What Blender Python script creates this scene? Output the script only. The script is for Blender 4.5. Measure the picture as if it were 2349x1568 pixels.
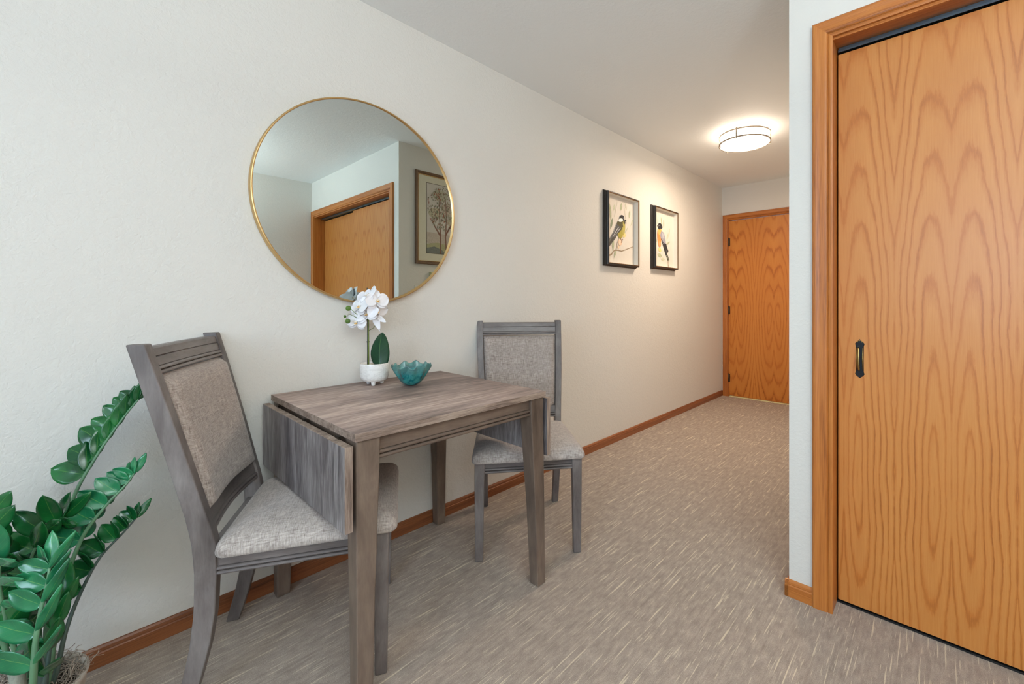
import bpy, bmesh, math, random
from mathutils import Vector, Matrix, noise

sc = bpy.context.scene
for o in list(bpy.data.objects):
    bpy.data.objects.remove(o)
COL = sc.collection
R = math.radians

# ------------------------------------------------------------------ camera
W_PX, H_PX = 2349.0, 1568.0
F_PX, CX, HZ = 984.65, 1275.0, 690.0
YAW = 0.72877            # 41.755 deg to the left of +Y
EYE = 1.113
cam_d = bpy.data.cameras.new('camera')
cam = bpy.data.objects.new('camera', cam_d)
COL.objects.link(cam)
cam.location = (0, 0, EYE)
cam.rotation_euler = (math.pi / 2, 0, YAW)
cam_d.sensor_width = 36.0
cam_d.sensor_fit = 'HORIZONTAL'
cam_d.lens = F_PX / W_PX * 36.0
cam_d.shift_x = (W_PX / 2 - CX) / W_PX
cam_d.shift_y = (HZ - H_PX / 2) / W_PX
cam_d.clip_start = 0.02
sc.camera = cam

# ------------------------------------------------------------------ light, world, exposure
sc.view_settings.view_transform = 'Standard'
sc.view_settings.look = 'None'
sc.view_settings.gamma = 1.0
sc.view_settings.use_curve_mapping = False
sc.view_settings.exposure = 0.12
L_WIN1, L_WIN2, L_DOME, L_SKY, L_FILL = (36.0, 47.0, 60.0), (6.0, 6.0, 6.0), (12.0, 9.9, 7.8), (1.0, 1.15, 1.3), (53.0, 58.0, 59.0)
sc.cycles.use_denoising = True
sc.cycles.max_bounces = 10
sc.cycles.diffuse_bounces = 6
sc.cycles.glossy_bounces = 5
sc.cycles.sample_clamp_indirect = 6.0

world = bpy.data.worlds.new('World')
sc.world = world
world.use_nodes = True
bg = world.node_tree.nodes['Background']
bg.inputs[0].default_value = (*L_SKY, 1)
bg.inputs[1].default_value = 1.0


def area_light(name, loc, target, sx, sy, power, color, spread=180):
    d = bpy.data.lights.new(name, 'AREA')
    d.shape = 'RECTANGLE'
    d.size, d.size_y = sx, sy
    d.energy = power
    d.color = color
    d.spread = R(spread)
    o = bpy.data.objects.new(name, d)
    COL.objects.link(o)
    o.location = loc
    o.rotation_euler = (Vector(target) - Vector(loc)).to_track_quat('-Z', 'Y').to_euler()
    return o


# daylight through the big window behind the camera (window_1 in wall_back) and the one in the right wall
area_light('daylight_window_1', (0.65, -2.86, 1.58), (0.65, 0, 1.58), 1.4, 1.28, max(L_WIN1), tuple(c / max(max(L_WIN1), 1e-6) for c in L_WIN1))
area_light('daylight_window_2', (1.45, -1.2, 1.4), (0, -1.2, 1.3), 1.5, 1.3, max(L_WIN2), tuple(c / max(max(L_WIN2), 1e-6) for c in L_WIN2))


# ------------------------------------------------------------------ node helpers
class NT:
    def __init__(self, name):
        self.m = bpy.data.materials.new(name)
        self.m.use_nodes = True
        self.t = self.m.node_tree
        self.b = self.t.nodes['Principled BSDF']
        self.co = None

    def n(self, kind, **kw):
        nd = self.t.nodes.new(kind)
        for k, v in kw.items():
            setattr(nd, k, v)
        return nd

    def l(self, a, b):
        self.t.links.new(a, b)

    def setin(self, sock, v):
        if hasattr(v, 'is_output') or isinstance(v, bpy.types.NodeSocket):
            self.l(v, sock)
        else:
            sock.default_value = v

    def obj(self):
        if self.co is None:
            self.co = self.n('ShaderNodeTexCoord').outputs['Object']
        return self.co

    def math(self, op, a, b=0.0, c=None):
        nd = self.n('ShaderNodeMath', operation=op)
        self.setin(nd.inputs[0], a)
        self.setin(nd.inputs[1], b)
        if c is not None:
            self.setin(nd.inputs[2], c)
        return nd.outputs[0]

    def mapping(self, scale=(1, 1, 1), loc=(0, 0, 0), src=None):
        nd = self.n('ShaderNodeMapping')
        self.l(src or self.obj(), nd.inputs['Vector'])
        nd.inputs['Scale'].default_value = scale
        nd.inputs['Location'].default_value = loc
        return nd.outputs[0]

    def noise(self, vec, scale=1.0, detail=3.0, rough=0.55, dist=0.0, out='Fac'):
        nd = self.n('ShaderNodeTexNoise')
        self.l(vec, nd.inputs['Vector'])
        nd.inputs['Scale'].default_value = scale
        nd.inputs['Detail'].default_value = detail
        nd.inputs['Roughness'].default_value = rough
        nd.inputs['Distortion'].default_value = dist
        return nd.outputs[out]

    def ramp(self, fac, stops, interp='LINEAR'):
        nd = self.n('ShaderNodeValToRGB')
        self.l(fac, nd.inputs[0])
        cr = nd.color_ramp
        cr.interpolation = interp
        while len(cr.elements) < len(stops):
            cr.elements.new(0.5)
        for e, (p, c) in zip(cr.elements, stops):
            e.position = p
            e.color = c if len(c) == 4 else (*c, 1)
        return nd.outputs[0]

    def mix(self, fac, a, b, mode='MIX'):
        nd = self.n('ShaderNodeMix', data_type='RGBA', blend_type=mode)
        self.setin(nd.inputs[0], fac)
        self.setin(nd.inputs[6], a if not isinstance(a, tuple) else (*a[:3], 1))
        self.setin(nd.inputs[7], b if not isinstance(b, tuple) else (*b[:3], 1))
        return nd.outputs[2]

    def bump(self, h, strength=0.3, dist=0.002):
        nd = self.n('ShaderNodeBump')
        nd.inputs['Strength'].default_value = strength
        nd.inputs['Distance'].default_value = dist
        self.l(h, nd.inputs['Height'])
        self.l(nd.outputs[0], self.b.inputs['Normal'])

    def done(self, color=None, rough=0.5, metal=0.0, spec=None, coat=None):
        if color is not None:
            self.setin(self.b.inputs['Base Color'], (*color, 1) if isinstance(color, tuple) else color)
        self.setin(self.b.inputs['Roughness'], rough)
        self.b.inputs['Metallic'].default_value = metal
        if spec is not None:
            self.b.inputs['Specular IOR Level'].default_value = spec
        if coat is not None:
            self.b.inputs['Coat Weight'].default_value = coat
            self.b.inputs['Coat Roughness'].default_value = 0.25
        return self.m


def s2l(r, g, b):
    f = lambda c: (c / 255) / 12.92 if c / 255 <= 0.04045 else ((c / 255 + 0.055) / 1.055) ** 2.4
    return (f(r), f(g), f(b))


def plain(name, rgb, rough=0.5, metal=0.0, var=0.06, scale=30.0, spec=None):
    t = NT(name)
    nz = t.noise(t.obj(), scale, 3)
    c = s2l(*rgb)
    lo = tuple(x * (1 - var) for x in c)
    hi = tuple(min(1, x * (1 + var)) for x in c)
    return t.done(t.ramp(nz, [(0.3, lo), (0.7, hi)]), rough, metal, spec)


def wall_mat(name, rgb, strength=0.35, scale=55.0):
    t = NT(name)
    v = t.mapping((1, 1, 1))
    a = t.noise(v, scale, 4, 0.6, 0.6)
    b = t.noise(v, scale * 2.6, 3, 0.6, 0.3)
    h = t.math('ADD', t.math('MULTIPLY', a, 1.0), t.math('MULTIPLY', b, 0.45))
    t.bump(h, strength, 0.006)
    c = s2l(*rgb)
    big = t.noise(v, 1.5, 2)
    return t.done(t.ramp(big, [(0.3, tuple(x * 0.985 for x in c)), (0.7, c)]), 0.62, 0, 0.35)


def stretch(axis, along, across):
    s = [across] * 3
    s[axis] = along
    return tuple(s)


def grain_mat(name, axis, stops, along=2.2, across=28.0, fine=0.35, rough=0.5, bump=0.15, loc=(0, 0, 0), coat=None, contrast=1.0):
    """wood with straight grain running along one object axis"""
    t = NT(name)
    v = t.mapping(stretch(axis, along, across), loc)
    a = t.noise(v, 1.0, 5, 0.62, 0.35)
    v2 = t.mapping(stretch(axis, along * 5, across * 12), loc)
    b = t.noise(v2, 1.0, 3, 0.6)
    v3 = t.mapping(stretch(axis, along * 0.5, across * 0.22), loc)
    c = t.noise(v3, 1.0, 2, 0.5)
    f = t.math('ADD', t.math('MULTIPLY', a, 0.55), t.math('MULTIPLY', c, 0.45))
    f = t.math('ADD', f, t.math('MULTIPLY', t.math('SUBTRACT', b, 0.5), fine))
    t.bump(t.math('ADD', b, a), bump, 0.001)
    return t.done(t.ramp(f, [(p, s2l(*q)) for p, q in stops]), rough, 0, 0.4, coat)


def oak_mat(name, axis, light=(198, 128, 62), mid=(176, 104, 44), dark=(128, 70, 26), rough=0.38):
    return grain_mat(name, axis, [(0.3, dark), (0.46, mid), (0.68, light)], along=1.6, across=42, fine=0.5, rough=rough, bump=0.12)


def veneer_mat(name, x0, w, zc, light, mid, dark, sx=0.021, sz=0.27, seed=0.0, uc=0.045, rough=0.36, wav=1.4):
    """book-matched rotary oak veneer: cathedral arches mirrored about the seams of the sheets"""
    t = NT(name)
    sep = t.n('ShaderNodeSeparateXYZ')
    t.l(t.obj(), sep.inputs[0])
    X, Y, Z = sep.outputs
    u = t.math('PINGPONG', t.math('SUBTRACT', X, x0), w)
    comb = t.n('ShaderNodeCombineXYZ')
    t.l(u, comb.inputs[0])
    comb.inputs[1].default_value = seed
    t.l(Z, comb.inputs[2])
    uv = comb.outputs[0]
    # wavering growth rings
    n1 = t.noise(t.mapping((5, 1, 1.3), src=uv), 1.0, 2, 0.5)
    n2 = t.noise(t.mapping((34, 1, 7), src=uv), 1.0, 3, 0.6)
    n3 = t.noise(t.mapping((190, 1, 26), src=uv), 1.0, 3, 0.7)
    du = t.math('DIVIDE', t.math('ADD', t.math('SUBTRACT', u, uc), t.math('MULTIPLY', t.math('SUBTRACT', n1, 0.5), 0.07)), sx)
    dz = t.math('DIVIDE', t.math('SUBTRACT', Z, zc), sz)
    dz = t.math('ADD', dz, t.math('MULTIPLY', t.math('SUBTRACT', n1, 0.5), wav))
    ring = t.math('SQRT', t.math('ADD', t.math('MULTIPLY', du, du), t.math('MULTIPLY', dz, dz)))
    ring = t.math('ADD', ring, t.math('MULTIPLY', t.math('SUBTRACT', n2, 0.5), 0.55))
    ring = t.math('ADD', ring, t.math('MULTIPLY', t.math('SUBTRACT', n3, 0.5), 0.34))
    fr = t.math('FRACT', ring)
    band = t.ramp(fr, [(0.0, (0.30,) * 3), (0.10, (0.85,) * 3), (0.55, (1,) * 3), (0.76, (0.72,) * 3), (0.92, (0.08,) * 3), (1.0, (0.22,) * 3)])
    pores = t.noise(t.mapping((420, 1, 9), src=uv), 1.0, 3, 0.7)
    big = t.noise(t.mapping((7, 1, 0.8), src=uv), 1.0, 2, 0.5)
    fade = t.ramp(t.noise(t.mapping((6, 1, 1.1), (0.3, 0.0, 5.2), src=uv), 1.0, 2, 0.5), [(0.38, (0.62,) * 3), (0.60, (1,) * 3)])
    band = t.math('SUBTRACT', 0.9, t.math('MULTIPLY', t.math('SUBTRACT', 0.9, band), fade))
    f = t.math('ADD', t.math('MULTIPLY', band, 0.56), t.math('MULTIPLY', pores, 0.42))
    f = t.math('ADD', f, t.math('MULTIPLY', t.math('SUBTRACT', big, 0.5), 0.35))
    col = t.ramp(f, [(0.12, s2l(*dark)), (0.45, s2l(*mid)), (0.85, s2l(*light))])
    t.bump(pores, 0.06, 0.001)
    return t.done(col, rough, 0, 0.45)


def fabric_mat(name, a, b, ax=(0, 1), thread=520.0):
    t = NT(name)
    s1 = [42, 42, 42]; s1[ax[0]] = thread
    s2 = [42, 42, 42]; s2[ax[1]] = thread
    n1 = t.noise(t.mapping(tuple(s1)), 1.0, 2, 0.7)
    n2 = t.noise(t.mapping(tuple(s2)), 1.0, 2, 0.7)
    n3 = t.noise(t.obj(), 420, 3, 0.7)
    n4 = t.noise(t.obj(), 7, 2)
    f = t.math('ADD', t.math('MULTIPLY', n1, 0.42), t.math('MULTIPLY', n2, 0.42))
    f = t.math('ADD', f, t.math('MULTIPLY', n3, 0.14))
    f = t.math('ADD', f, t.math('MULTIPLY', t.math('SUBTRACT', n4, 0.5), 0.06))
    t.bump(f, 0.5, 0.0015)
    t.b.inputs['Sheen Weight'].default_value = 0.25
    return t.done(t.ramp(f, [(0.36, s2l(*b)), (0.66, s2l(*a))]), 0.95, 0, 0.15)


def carpet_mat():
    t = NT('loop_carpet')
    sp = t.noise(t.mapping((420, 330, 1)), 1.0, 3, 0.8)
    med = t.noise(t.mapping((60, 20, 1)), 1.0, 3, 0.6)
    rib = t.noise(t.mapping((150, 1.8, 1), (3.1, 0.7, 0)), 1.0, 2, 0.5)
    big = t.noise(t.mapping((1.4, 1.1, 1)), 1.0, 2)
    dash = t.noise(t.mapping((135, 5.2, 1), (9.3, 4.1, 0)), 1.0, 1.2, 0.45)
    dash2 = t.noise(t.mapping((210, 13, 1), (1.3, 14.1, 0)), 1.0, 1.0, 0.4)
    base = t.ramp(t.math('ADD', t.math('MULTIPLY', sp, 0.62), t.math('MULTIPLY', med, 0.38)),
                  [(0.26, s2l(124, 113, 106)), (0.5, s2l(174, 160, 148)), (0.74, s2l(218, 204, 190))])
    base = t.mix(t.math('MULTIPLY', big, 0.22), base, s2l(172, 154, 140))
    dk = t.ramp(rib, [(0.48, (0, 0, 0)), (0.72, (1, 1, 1))])
    base = t.mix(t.math('MULTIPLY', dk, 0.22), base, s2l(120, 107, 97))
    m1 = t.ramp(dash, [(0.64, (0, 0, 0)), (0.70, (1, 1, 1))])
    m2 = t.ramp(dash2, [(0.66, (0, 0, 0)), (0.72, (1, 1, 1))])
    mk = t.math('MAXIMUM', t.math('MULTIPLY', m1, 0.85), t.math('MULTIPLY', m2, 0.6))
    mk = t.math('MULTIPLY', mk, t.math('ADD', 0.35, t.math('MULTIPLY', sp, 1.0)))
    col = t.mix(mk, base, s2l(232, 220, 196))
    t.bump(t.math('ADD', sp, t.math('MULTIPLY', med, 0.5)), 0.7, 0.004)
    return t.done(col, 0.97, 0, 0.1)


M = {}
M['wall'] = wall_mat('painted_wall_texture', (221, 218, 211), 0.45, 48)
M['wall2'] = wall_mat('painted_closet_wall', (221, 218, 211), 0.22, 60)
M['ceil'] = wall_mat('ceiling_texture', (238, 242, 243), 0.22, 40)
M['carpet'] = carpet_mat()
for ax, nm in ((0, 'x'), (1, 'y'), (2, 'z')):
    M['oak_' + nm] = oak_mat('oak_trim_' + nm, ax)
    M['chair_' + nm] = grain_mat('grey_stained_wood_' + nm, ax, [(0.28, (66, 59, 57)), (0.5, (108, 100, 97)), (0.72, (142, 135, 132))], along=6, across=20, fine=0.12, rough=0.42, bump=0.04)
    M['leg_' + nm] = grain_mat('brown_grey_stained_wood_' + nm, ax, [(0.28, (70, 58, 50)), (0.5, (110, 94, 82)), (0.72, (140, 123, 108))], along=5, across=20, fine=0.12, rough=0.42, bump=0.04)
M['base'] = grain_mat('baseboard_oak_shaded', 1, [(0.3, (98, 56, 34)), (0.46, (134, 80, 48)), (0.68, (162, 102, 64))], along=1.6, across=40, fine=0.5, rough=0.38, bump=0.1)  # oak trim made darker, shading at the wall foot is in the colour
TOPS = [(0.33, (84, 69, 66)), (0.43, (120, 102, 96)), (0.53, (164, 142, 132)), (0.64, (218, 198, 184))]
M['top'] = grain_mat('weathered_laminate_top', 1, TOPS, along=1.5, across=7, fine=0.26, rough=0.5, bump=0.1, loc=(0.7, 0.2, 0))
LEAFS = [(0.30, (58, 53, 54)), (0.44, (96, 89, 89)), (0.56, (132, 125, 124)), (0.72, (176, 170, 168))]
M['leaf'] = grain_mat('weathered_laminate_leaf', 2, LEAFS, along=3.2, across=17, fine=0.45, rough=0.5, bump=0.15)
EDGE = [(0.30, (92, 76, 66)), (0.45, (128, 110, 98)), (0.58, (160, 142, 128)), (0.72, (182, 166, 152))]
M['edge'] = grain_mat('laminate_edge_band', 1, EDGE, along=9, across=160, fine=0.4, rough=0.6, bump=0.2)
M['edge_z'] = grain_mat('laminate_edge_band_z', 2, EDGE, along=9, across=160, fine=0.4, rough=0.6, bump=0.2)
M['veneer'] = veneer_mat('closet_door_veneer', 0.03, 0.145, 0.50, (201, 136, 70), (185, 112, 48), (149, 86, 34), sx=0.0165, sz=0.22)
M['veneer2'] = veneer_mat('entry_door_veneer', -1.35, 0.20, 0.95, (204, 132, 56), (186, 108, 38), (140, 76, 24), sx=0.026, sz=0.19, seed=3.3, uc=0.05)
M['fabric'] = fabric_mat('linen_seat', (208, 198, 190), (132, 121, 115), (0, 1))
M['fabric_b'] = fabric_mat('linen_back_shaded', (200, 187, 178), (124, 111, 104), (0, 2))  # same linen as the seat, darkened for the shade on the chair back
M['gold'] = plain('brushed_gold', (206, 174, 122), 0.32, 1.0, 0.04)
M['black'] = plain('black_rubber', (18, 18, 20), 0.6)
M['dark_metal'] = plain('dark_hinge_metal', (60, 54, 46), 0.4, 0.8)
M['brass'] = plain('antique_brass', (168, 146, 92), 0.3, 1.0, 0.2, 60)
M['black_metal'] = plain('blackened_metal', (38, 40, 44), 0.35, 0.7)
M['steel'] = plain('zinc_track', (116, 134, 146), 0.3, 0.9)
M['nickel'] = plain('brushed_nickel', (160, 147, 131), 0.5, 0.3)
M['frame_black'] = plain('black_frame_paint', (30, 27, 26), 0.35)
M['frame_bronze'] = plain('bronze_lip', (128, 98, 66), 0.35, 0.6)
M['liner'] = plain('white_liner', (226, 224, 216), 0.7, 0, 0.02)
M['white_plastic'] = plain('white_plastic', (228, 226, 216), 0.4, 0, 0.02)
M['walnut'] = grain_mat('walnut_frame', 2, [(0.3, (88, 62, 42)), (0.6, (122, 92, 66)), (0.75, (138, 108, 80))], rough=0.4)
M['threshold'] = plain('yellowed_vinyl', (226, 214, 158), 0.5)
M['pot_beige'] = plain('beige_planter', (206, 196, 184), 0.6)
M['moss'] = plain('dried_moss', (166, 152, 138), 0.9, 0, 0.3, 60)
M['soil'] = plain('dark_soil', (52, 42, 36), 0.95, 0, 0.3, 60)
M['cane'] = grain_mat('grey_cane_bark', 2, [(0.3, (98, 102, 92)), (0.6, (150, 156, 142)), (0.75, (176, 180, 166))], along=18, across=20)
M['petal'] = plain('white_petal', (244, 243, 246), 0.55, 0, 0.02, 40)
M['petal_back'] = M['petal']
M['lip_white'] = plain('cream_lip', (238, 224, 200), 0.5, 0, 0.06, 60)
M['yellow'] = plain('yellow_throat', (236, 178, 58), 0.5, 0, 0.15, 120)
M['bud'] = plain('green_bud', (84, 116, 42), 0.4, 0, 0.25, 60)
M['orchid_stem'] = plain('orchid_stem', (104, 122, 52), 0.4, 0, 0.2, 40)
M['stake'] = plain('dark_stake', (44, 50, 58), 0.5)


def marble_mat():
    t = NT('marbled_ceramic')
    n = t.noise(t.mapping((14, 14, 34)), 1.0, 4, 0.6, 2.2)
    c = t.ramp(n, [(0.42, s2l(238, 236, 232)), (0.5, s2l(222, 219, 215)), (0.54, s2l(236, 233, 229)), (0.7, s2l(242, 241, 238))])
    return t.done(c, 0.22, 0, 0.5)


M['marble'] = marble_mat()


def bowl_mat():
    t = NT('teal_art_glass')
    n = t.noise(t.mapping((16, 16, 9)), 1.0, 4, 0.6, 1.8)
    c = t.ramp(n, [(0.32, s2l(14, 84, 100)), (0.45, s2l(30, 142, 146)), (0.58, s2l(70, 178, 174)), (0.68, s2l(30, 118, 156)), (0.78, s2l(130, 208, 204))])
    sep = t.n('ShaderNodeSeparateXYZ')
    t.l(t.obj(), sep.inputs[0])
    rim = t.ramp(sep.outputs[2], [(0.050, (0, 0, 0)), (0.082, (1, 1, 1))])
    c = t.mix(t.math('MULTIPLY', rim, t.math('MULTIPLY', n, 1.1)), c, s2l(170, 214, 208))
    t.l(t.math('ADD', 0.40, t.math('MULTIPLY', rim, 0.35)), t.b.inputs['Transmission Weight'])
    t.b.inputs['IOR'].default_value = 1.45
    return t.done(c, 0.06, 0, 0.6, 0.6)


M['bowl'] = bowl_mat()


def leaf_mat(name, a, b, vein, rough=0.3):
    t = NT(name)
    uvn = t.n('ShaderNodeUVMap')
    sep = t.n('ShaderNodeSeparateXYZ')
    t.l(uvn.outputs[0], sep.inputs[0])
    du = t.math('ABSOLUTE', t.math('SUBTRACT', sep.outputs[0], 0.5))
    mid = t.math('LESS_THAN', du, 0.014)
    sv = t.math('FRACT', t.math('MULTIPLY', t.math('SUBTRACT', sep.outputs[1], t.math('MULTIPLY', du, 0.5)), 7.0))
    sv = t.math('LESS_THAN', sv, 0.05)
    n = t.noise(t.obj(), 14, 2)
    base = t.ramp(n, [(0.35, s2l(*a)), (0.7, s2l(*b))])
    col = t.mix(t.math('MULTIPLY', sv, 0.10), base, s2l(*vein))
    col = t.mix(t.math('MULTIPLY', mid, 0.5), col, s2l(*vein))
    t.b.inputs['Subsurface Weight'].default_value = 0.0
    return t.done(col, rough, 0, 0.55)


M['zz_leaf'] = leaf_mat('glossy_green_leaf', (12, 72, 36), (30, 112, 52), (96, 150, 70), 0.2)
M['zz_leaf2'] = leaf_mat('fresh_green_leaf', (22, 96, 62), (44, 132, 84), (120, 172, 92), 0.22)
M['zz_stem'] = plain('zz_stem', (92, 132, 98), 0.45, 0, 0.15, 30)
M['zz_stem_dark'] = plain('zz_stem_dark', (74, 92, 84), 0.45, 0, 0.15, 30)
M['orchid_leaf'] = leaf_mat('orchid_leaf', (22, 58, 38), (34, 78, 50), (104, 150, 88), 0.3)


def mirror_mat():
    t = NT('mirror_silver')
    n = t.noise(t.obj(), 2, 1)
    return t.done(t.ramp(n, [(0.3, (0.60, 0.66, 0.645)), (0.7, (0.61, 0.67, 0.655))]), 0.0, 1.0)


M['mirror'] = mirror_mat()


def emit_mat(name, rgb):
    t = NT(name)
    k = max(max(rgb), 1e-6)
    t.b.inputs['Emission Color'].default_value = (*[c / k for c in rgb], 1)
    t.b.inputs['Emission Strength'].default_value = k
    return t.done((0.9, 0.9, 0.88), 0.5)


M['dome'] = emit_mat('lit_lamp_glass', L_DOME)


def glass_mat(name, tint=(1, 1, 1)):
    t = NT(name)
    t.b.inputs['Transmission Weight'].default_value = 1.0
    t.b.inputs['IOR'].default_value = 1.02
    return t.done(tint, 0.0, 0, 0.5)


# ------------------------------------------------------------------ mesh helpers
class MB:
    """collects polygons (with a material slot each) and builds ONE mesh object"""

    def __init__(self):
        self.v, self.f, self.mi, self.uv, self.sm = [], [], [], {}, []

    def poly(self, pts, mi=0, smooth=False, uv=None):
        b = len(self.v)
        self.v += [tuple(p) for p in pts]
        self.f.append(tuple(range(b, b + len(pts))))
        self.mi.append(mi)
        self.sm.append(smooth)
        if uv:
            self.uv[len(self.f) - 1] = uv

    def hexa(self, bot, top, mi=0):
        """bot, top: 4 points each, counter-clockwise seen from above"""
        b = len(self.v)
        self.v += [tuple(p) for p in bot] + [tuple(p) for p in top]
        for q in ((3, 2, 1, 0), (4, 5, 6, 7), (0, 1, 5, 4), (1, 2, 6, 5), (2, 3, 7, 6), (3, 0, 4, 7)):
            self.f.append(tuple(b + i for i in q))
            self.mi.append(mi)
            self.sm.append(False)

    def box(self, a, b, mi=0):
        x0, y0, z0 = (min(a[i], b[i]) for i in range(3))
        x1, y1, z1 = (max(a[i], b[i]) for i in range(3))
        self.hexa([(x0, y0, z0), (x1, y0, z0), (x1, y1, z0), (x0, y1, z0)],
                  [(x0, y0, z1), (x1, y0, z1), (x1, y1, z1), (x0, y1, z1)], mi)

    def loft(self, rings, mi=0, closed=True, caps=True, smooth=False, uvs=None):
        """rings: list of equally long point lists"""
        b = len(self.v)
        n = len(rings[0])
        for r in rings:
            self.v += [tuple(p) for p in r]
        m = n if closed else n - 1
        for i in range(len(rings) - 1):
            for j in range(m):
                k = (j + 1) % n
                self.f.append((b + i * n + j, b + i * n + k, b + (i + 1) * n + k, b + (i + 1) * n + j))
                self.mi.append(mi)
                self.sm.append(smooth)
                if uvs:
                    self.uv[len(self.f) - 1] = [uvs(i, j), uvs(i, j + 1), uvs(i + 1, j + 1), uvs(i + 1, j)]
        if caps and closed:
            self.f.append(tuple(b + j for j in reversed(range(n))))
            self.mi.append(mi); self.sm.append(False)
            self.f.append(tuple(b + (len(rings) - 1) * n + j for j in range(n)))
            self.mi.append(mi); self.sm.append(False)

    def tube(self, pts, rad, n=8, mi=0, smooth=True, caps=True):
        pts = [Vector(p) for p in pts]
        rad = rad if isinstance(rad, (list, tuple)) else [rad] * len(pts)
        up = None
        rings = []
        for i, p in enumerate(pts):
            t = (pts[min(i + 1, len(pts) - 1)] - pts[max(i - 1, 0)]).normalized()
            if up is None:
                a = Vector((0, 0, 1)) if abs(t.z) < 0.9 else Vector((1, 0, 0))
                up = (a - t * a.dot(t)).normalized()
            else:
                up = (up - t * up.dot(t)).normalized()
            s = t.cross(up)
            rings.append([p + (up * math.cos(2 * math.pi * k / n) + s * math.sin(2 * math.pi * k / n)) * rad[i] for k in range(n)])
        self.loft(rings, mi, True, caps, smooth)

    def lathe(self, prof, n=48, c=(0, 0, 0), mi=0, smooth=True, axis='z', cap=False):
        rings = []
        for r, h in prof:
            ring = []
            for k in range(n):
                a = 2 * math.pi * k / n
                if axis == 'z':
                    ring.append((c[0] + r * math.cos(a), c[1] + r * math.sin(a), c[2] + h))
                else:
                    ring.append((c[0] + h, c[1] + r * math.cos(a), c[2] + r * math.sin(a)))
            rings.append(ring)
        self.loft(rings, mi, True, cap, smooth)

    def disc(self, c, u, v, r1, r2, n=24, mi=0, rot=0.0):
        c, u, v = Vector(c), Vector(u), Vector(v)
        pts = []
        for k in range(n):
            a = 2 * math.pi * k / n
            x, y = r1 * math.cos(a), r2 * math.sin(a)
            xr, yr = x * math.cos(rot) - y * math.sin(rot), x * math.sin(rot) + y * math.cos(rot)
            pts.append(c + u * xr + v * yr)
        self.poly(pts, mi)

    def sphere(self, c, r, n=16, mi=0, scale=(1, 1, 1)):
        prof = [(max(1e-4, math.sin(math.pi * i / 10)) * r, -math.cos(math.pi * i / 10) * r) for i in range(11)]
        b = len(self.v)
        self.lathe(prof, n, (0, 0, 0), mi, True)
        for i in range(b, len(self.v)):
            p = self.v[i]
            self.v[i] = (c[0] + p[0] * scale[0], c[1] + p[1] * scale[1], c[2] + p[2] * scale[2])

    def build(self, name, mats, parent=None, bevel=0.0, seg=2, subsurf=0, weld=False, solid=0.0):
        me = bpy.data.meshes.new(name)
        me.from_pydata(self.v, [], self.f)
        mats = mats if isinstance(mats, (list, tuple)) else [mats]
        for m in mats:
            me.materials.append(m)
        for p, i, s in zip(me.polygons, self.mi, self.sm):
            p.material_index = i
            p.use_smooth = s
        if self.uv:
            lay = me.uv_layers.new(name='UVMap')
            for fi, uv in self.uv.items():
                for li, c in zip(me.polygons[fi].loop_indices, uv):
                    lay.data[li].uv = c
        if weld:
            bm = bmesh.new(); bm.from_mesh(me)
            bmesh.ops.remove_doubles(bm, verts=bm.verts, dist=1e-5)
            bmesh.ops.recalc_face_normals(bm, faces=bm.faces)
            bm.to_mesh(me); bm.free()
        me.update()
        o = bpy.data.objects.new(name, me)
        COL.objects.link(o)
        if parent:
            o.parent = parent
        if solid:
            md = o.modifiers.new('solid', 'SOLIDIFY'); md.thickness = solid; md.offset = 0
        if bevel:
            md = o.modifiers.new('bevel', 'BEVEL'); md.width = bevel; md.segments = seg
            md.limit_method = 'ANGLE'; md.angle_limit = R(40); md.harden_normals = False
        if subsurf:
            md = o.modifiers.new('sub', 'SUBSURF'); md.levels = subsurf; md.render_levels = subsurf
        return o


def tag(o, label=None, cat=None, group=None, kind=None):
    for k, v in (('label', label), ('category', cat), ('group', group), ('kind', kind)):
        if v:
            o[k] = v
    return o


def thing(name, label, cat, loc=(0, 0, 0), rz=0.0, group=None):
    o = bpy.data.objects.new(name, None)
    COL.objects.link(o)
    o.location = loc
    o.rotation_euler = (0, 0, rz)
    o.empty_display_size = 0.1
    return tag(o, label, cat, group)


def struct(o, label=None):
    o['kind'] = 'structure'
    if label:
        o['label'] = label
    return o


CY, SY = math.cos(YAW), math.sin(YAW)


def at(px, py, d):
    """world point seen at a pixel, d metres deep"""
    t = (px - CX) / F_PX
    return Vector((CY * t * d - SY * d, SY * t * d + CY * d, EYE - (py - HZ) * d / F_PX))


def lerp(a, b, t):
    return a + (b - a) * t


# ================================================================== ROOM SHELL
XW, YE, YC, XH, XR, YB, ZC = -1.915, 5.095, 1.803, -0.424, 1.52, -3.0, 2.444
TH = 0.11
CT = 0.152

m = MB(); m.box((XW - 0.1, YB - 0.1, -0.05), (XR + 0.1, YE + 0.35, 0.0))
struct(m.build('floor', M['carpet']), 'beige-grey loop carpet with pale dashes')
m = MB(); m.box((XW - 0.1, YB - 0.1, ZC), (XR + 0.1, YE + 0.35, ZC + 0.06))
struct(m.build('ceiling', M['ceil']), 'pale textured ceiling')
m = MB(); m.box((XW - TH, YB - 0.1, 0), (XW, YE + 0.1, ZC))
struct(m.build('wall_left', M['wall']), 'long textured off-white wall behind the table')
# entry wall with the doorway
EX0, EX1, EZ = -1.835, -0.925, 2.052      # opening of the entry door
m = MB()
m.box((XW, YE, 0), (EX0 - 0.02, YE + TH, ZC)); m.box((EX1 + 0.02, YE, 0), (XH, YE + TH, ZC)); m.box((EX0 - 0.02, YE, EZ + 0.02), (EX1 + 0.02, YE + TH, ZC))
struct(m.build('wall_entry', M['wall2']), 'short end wall around the entry door')
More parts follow.
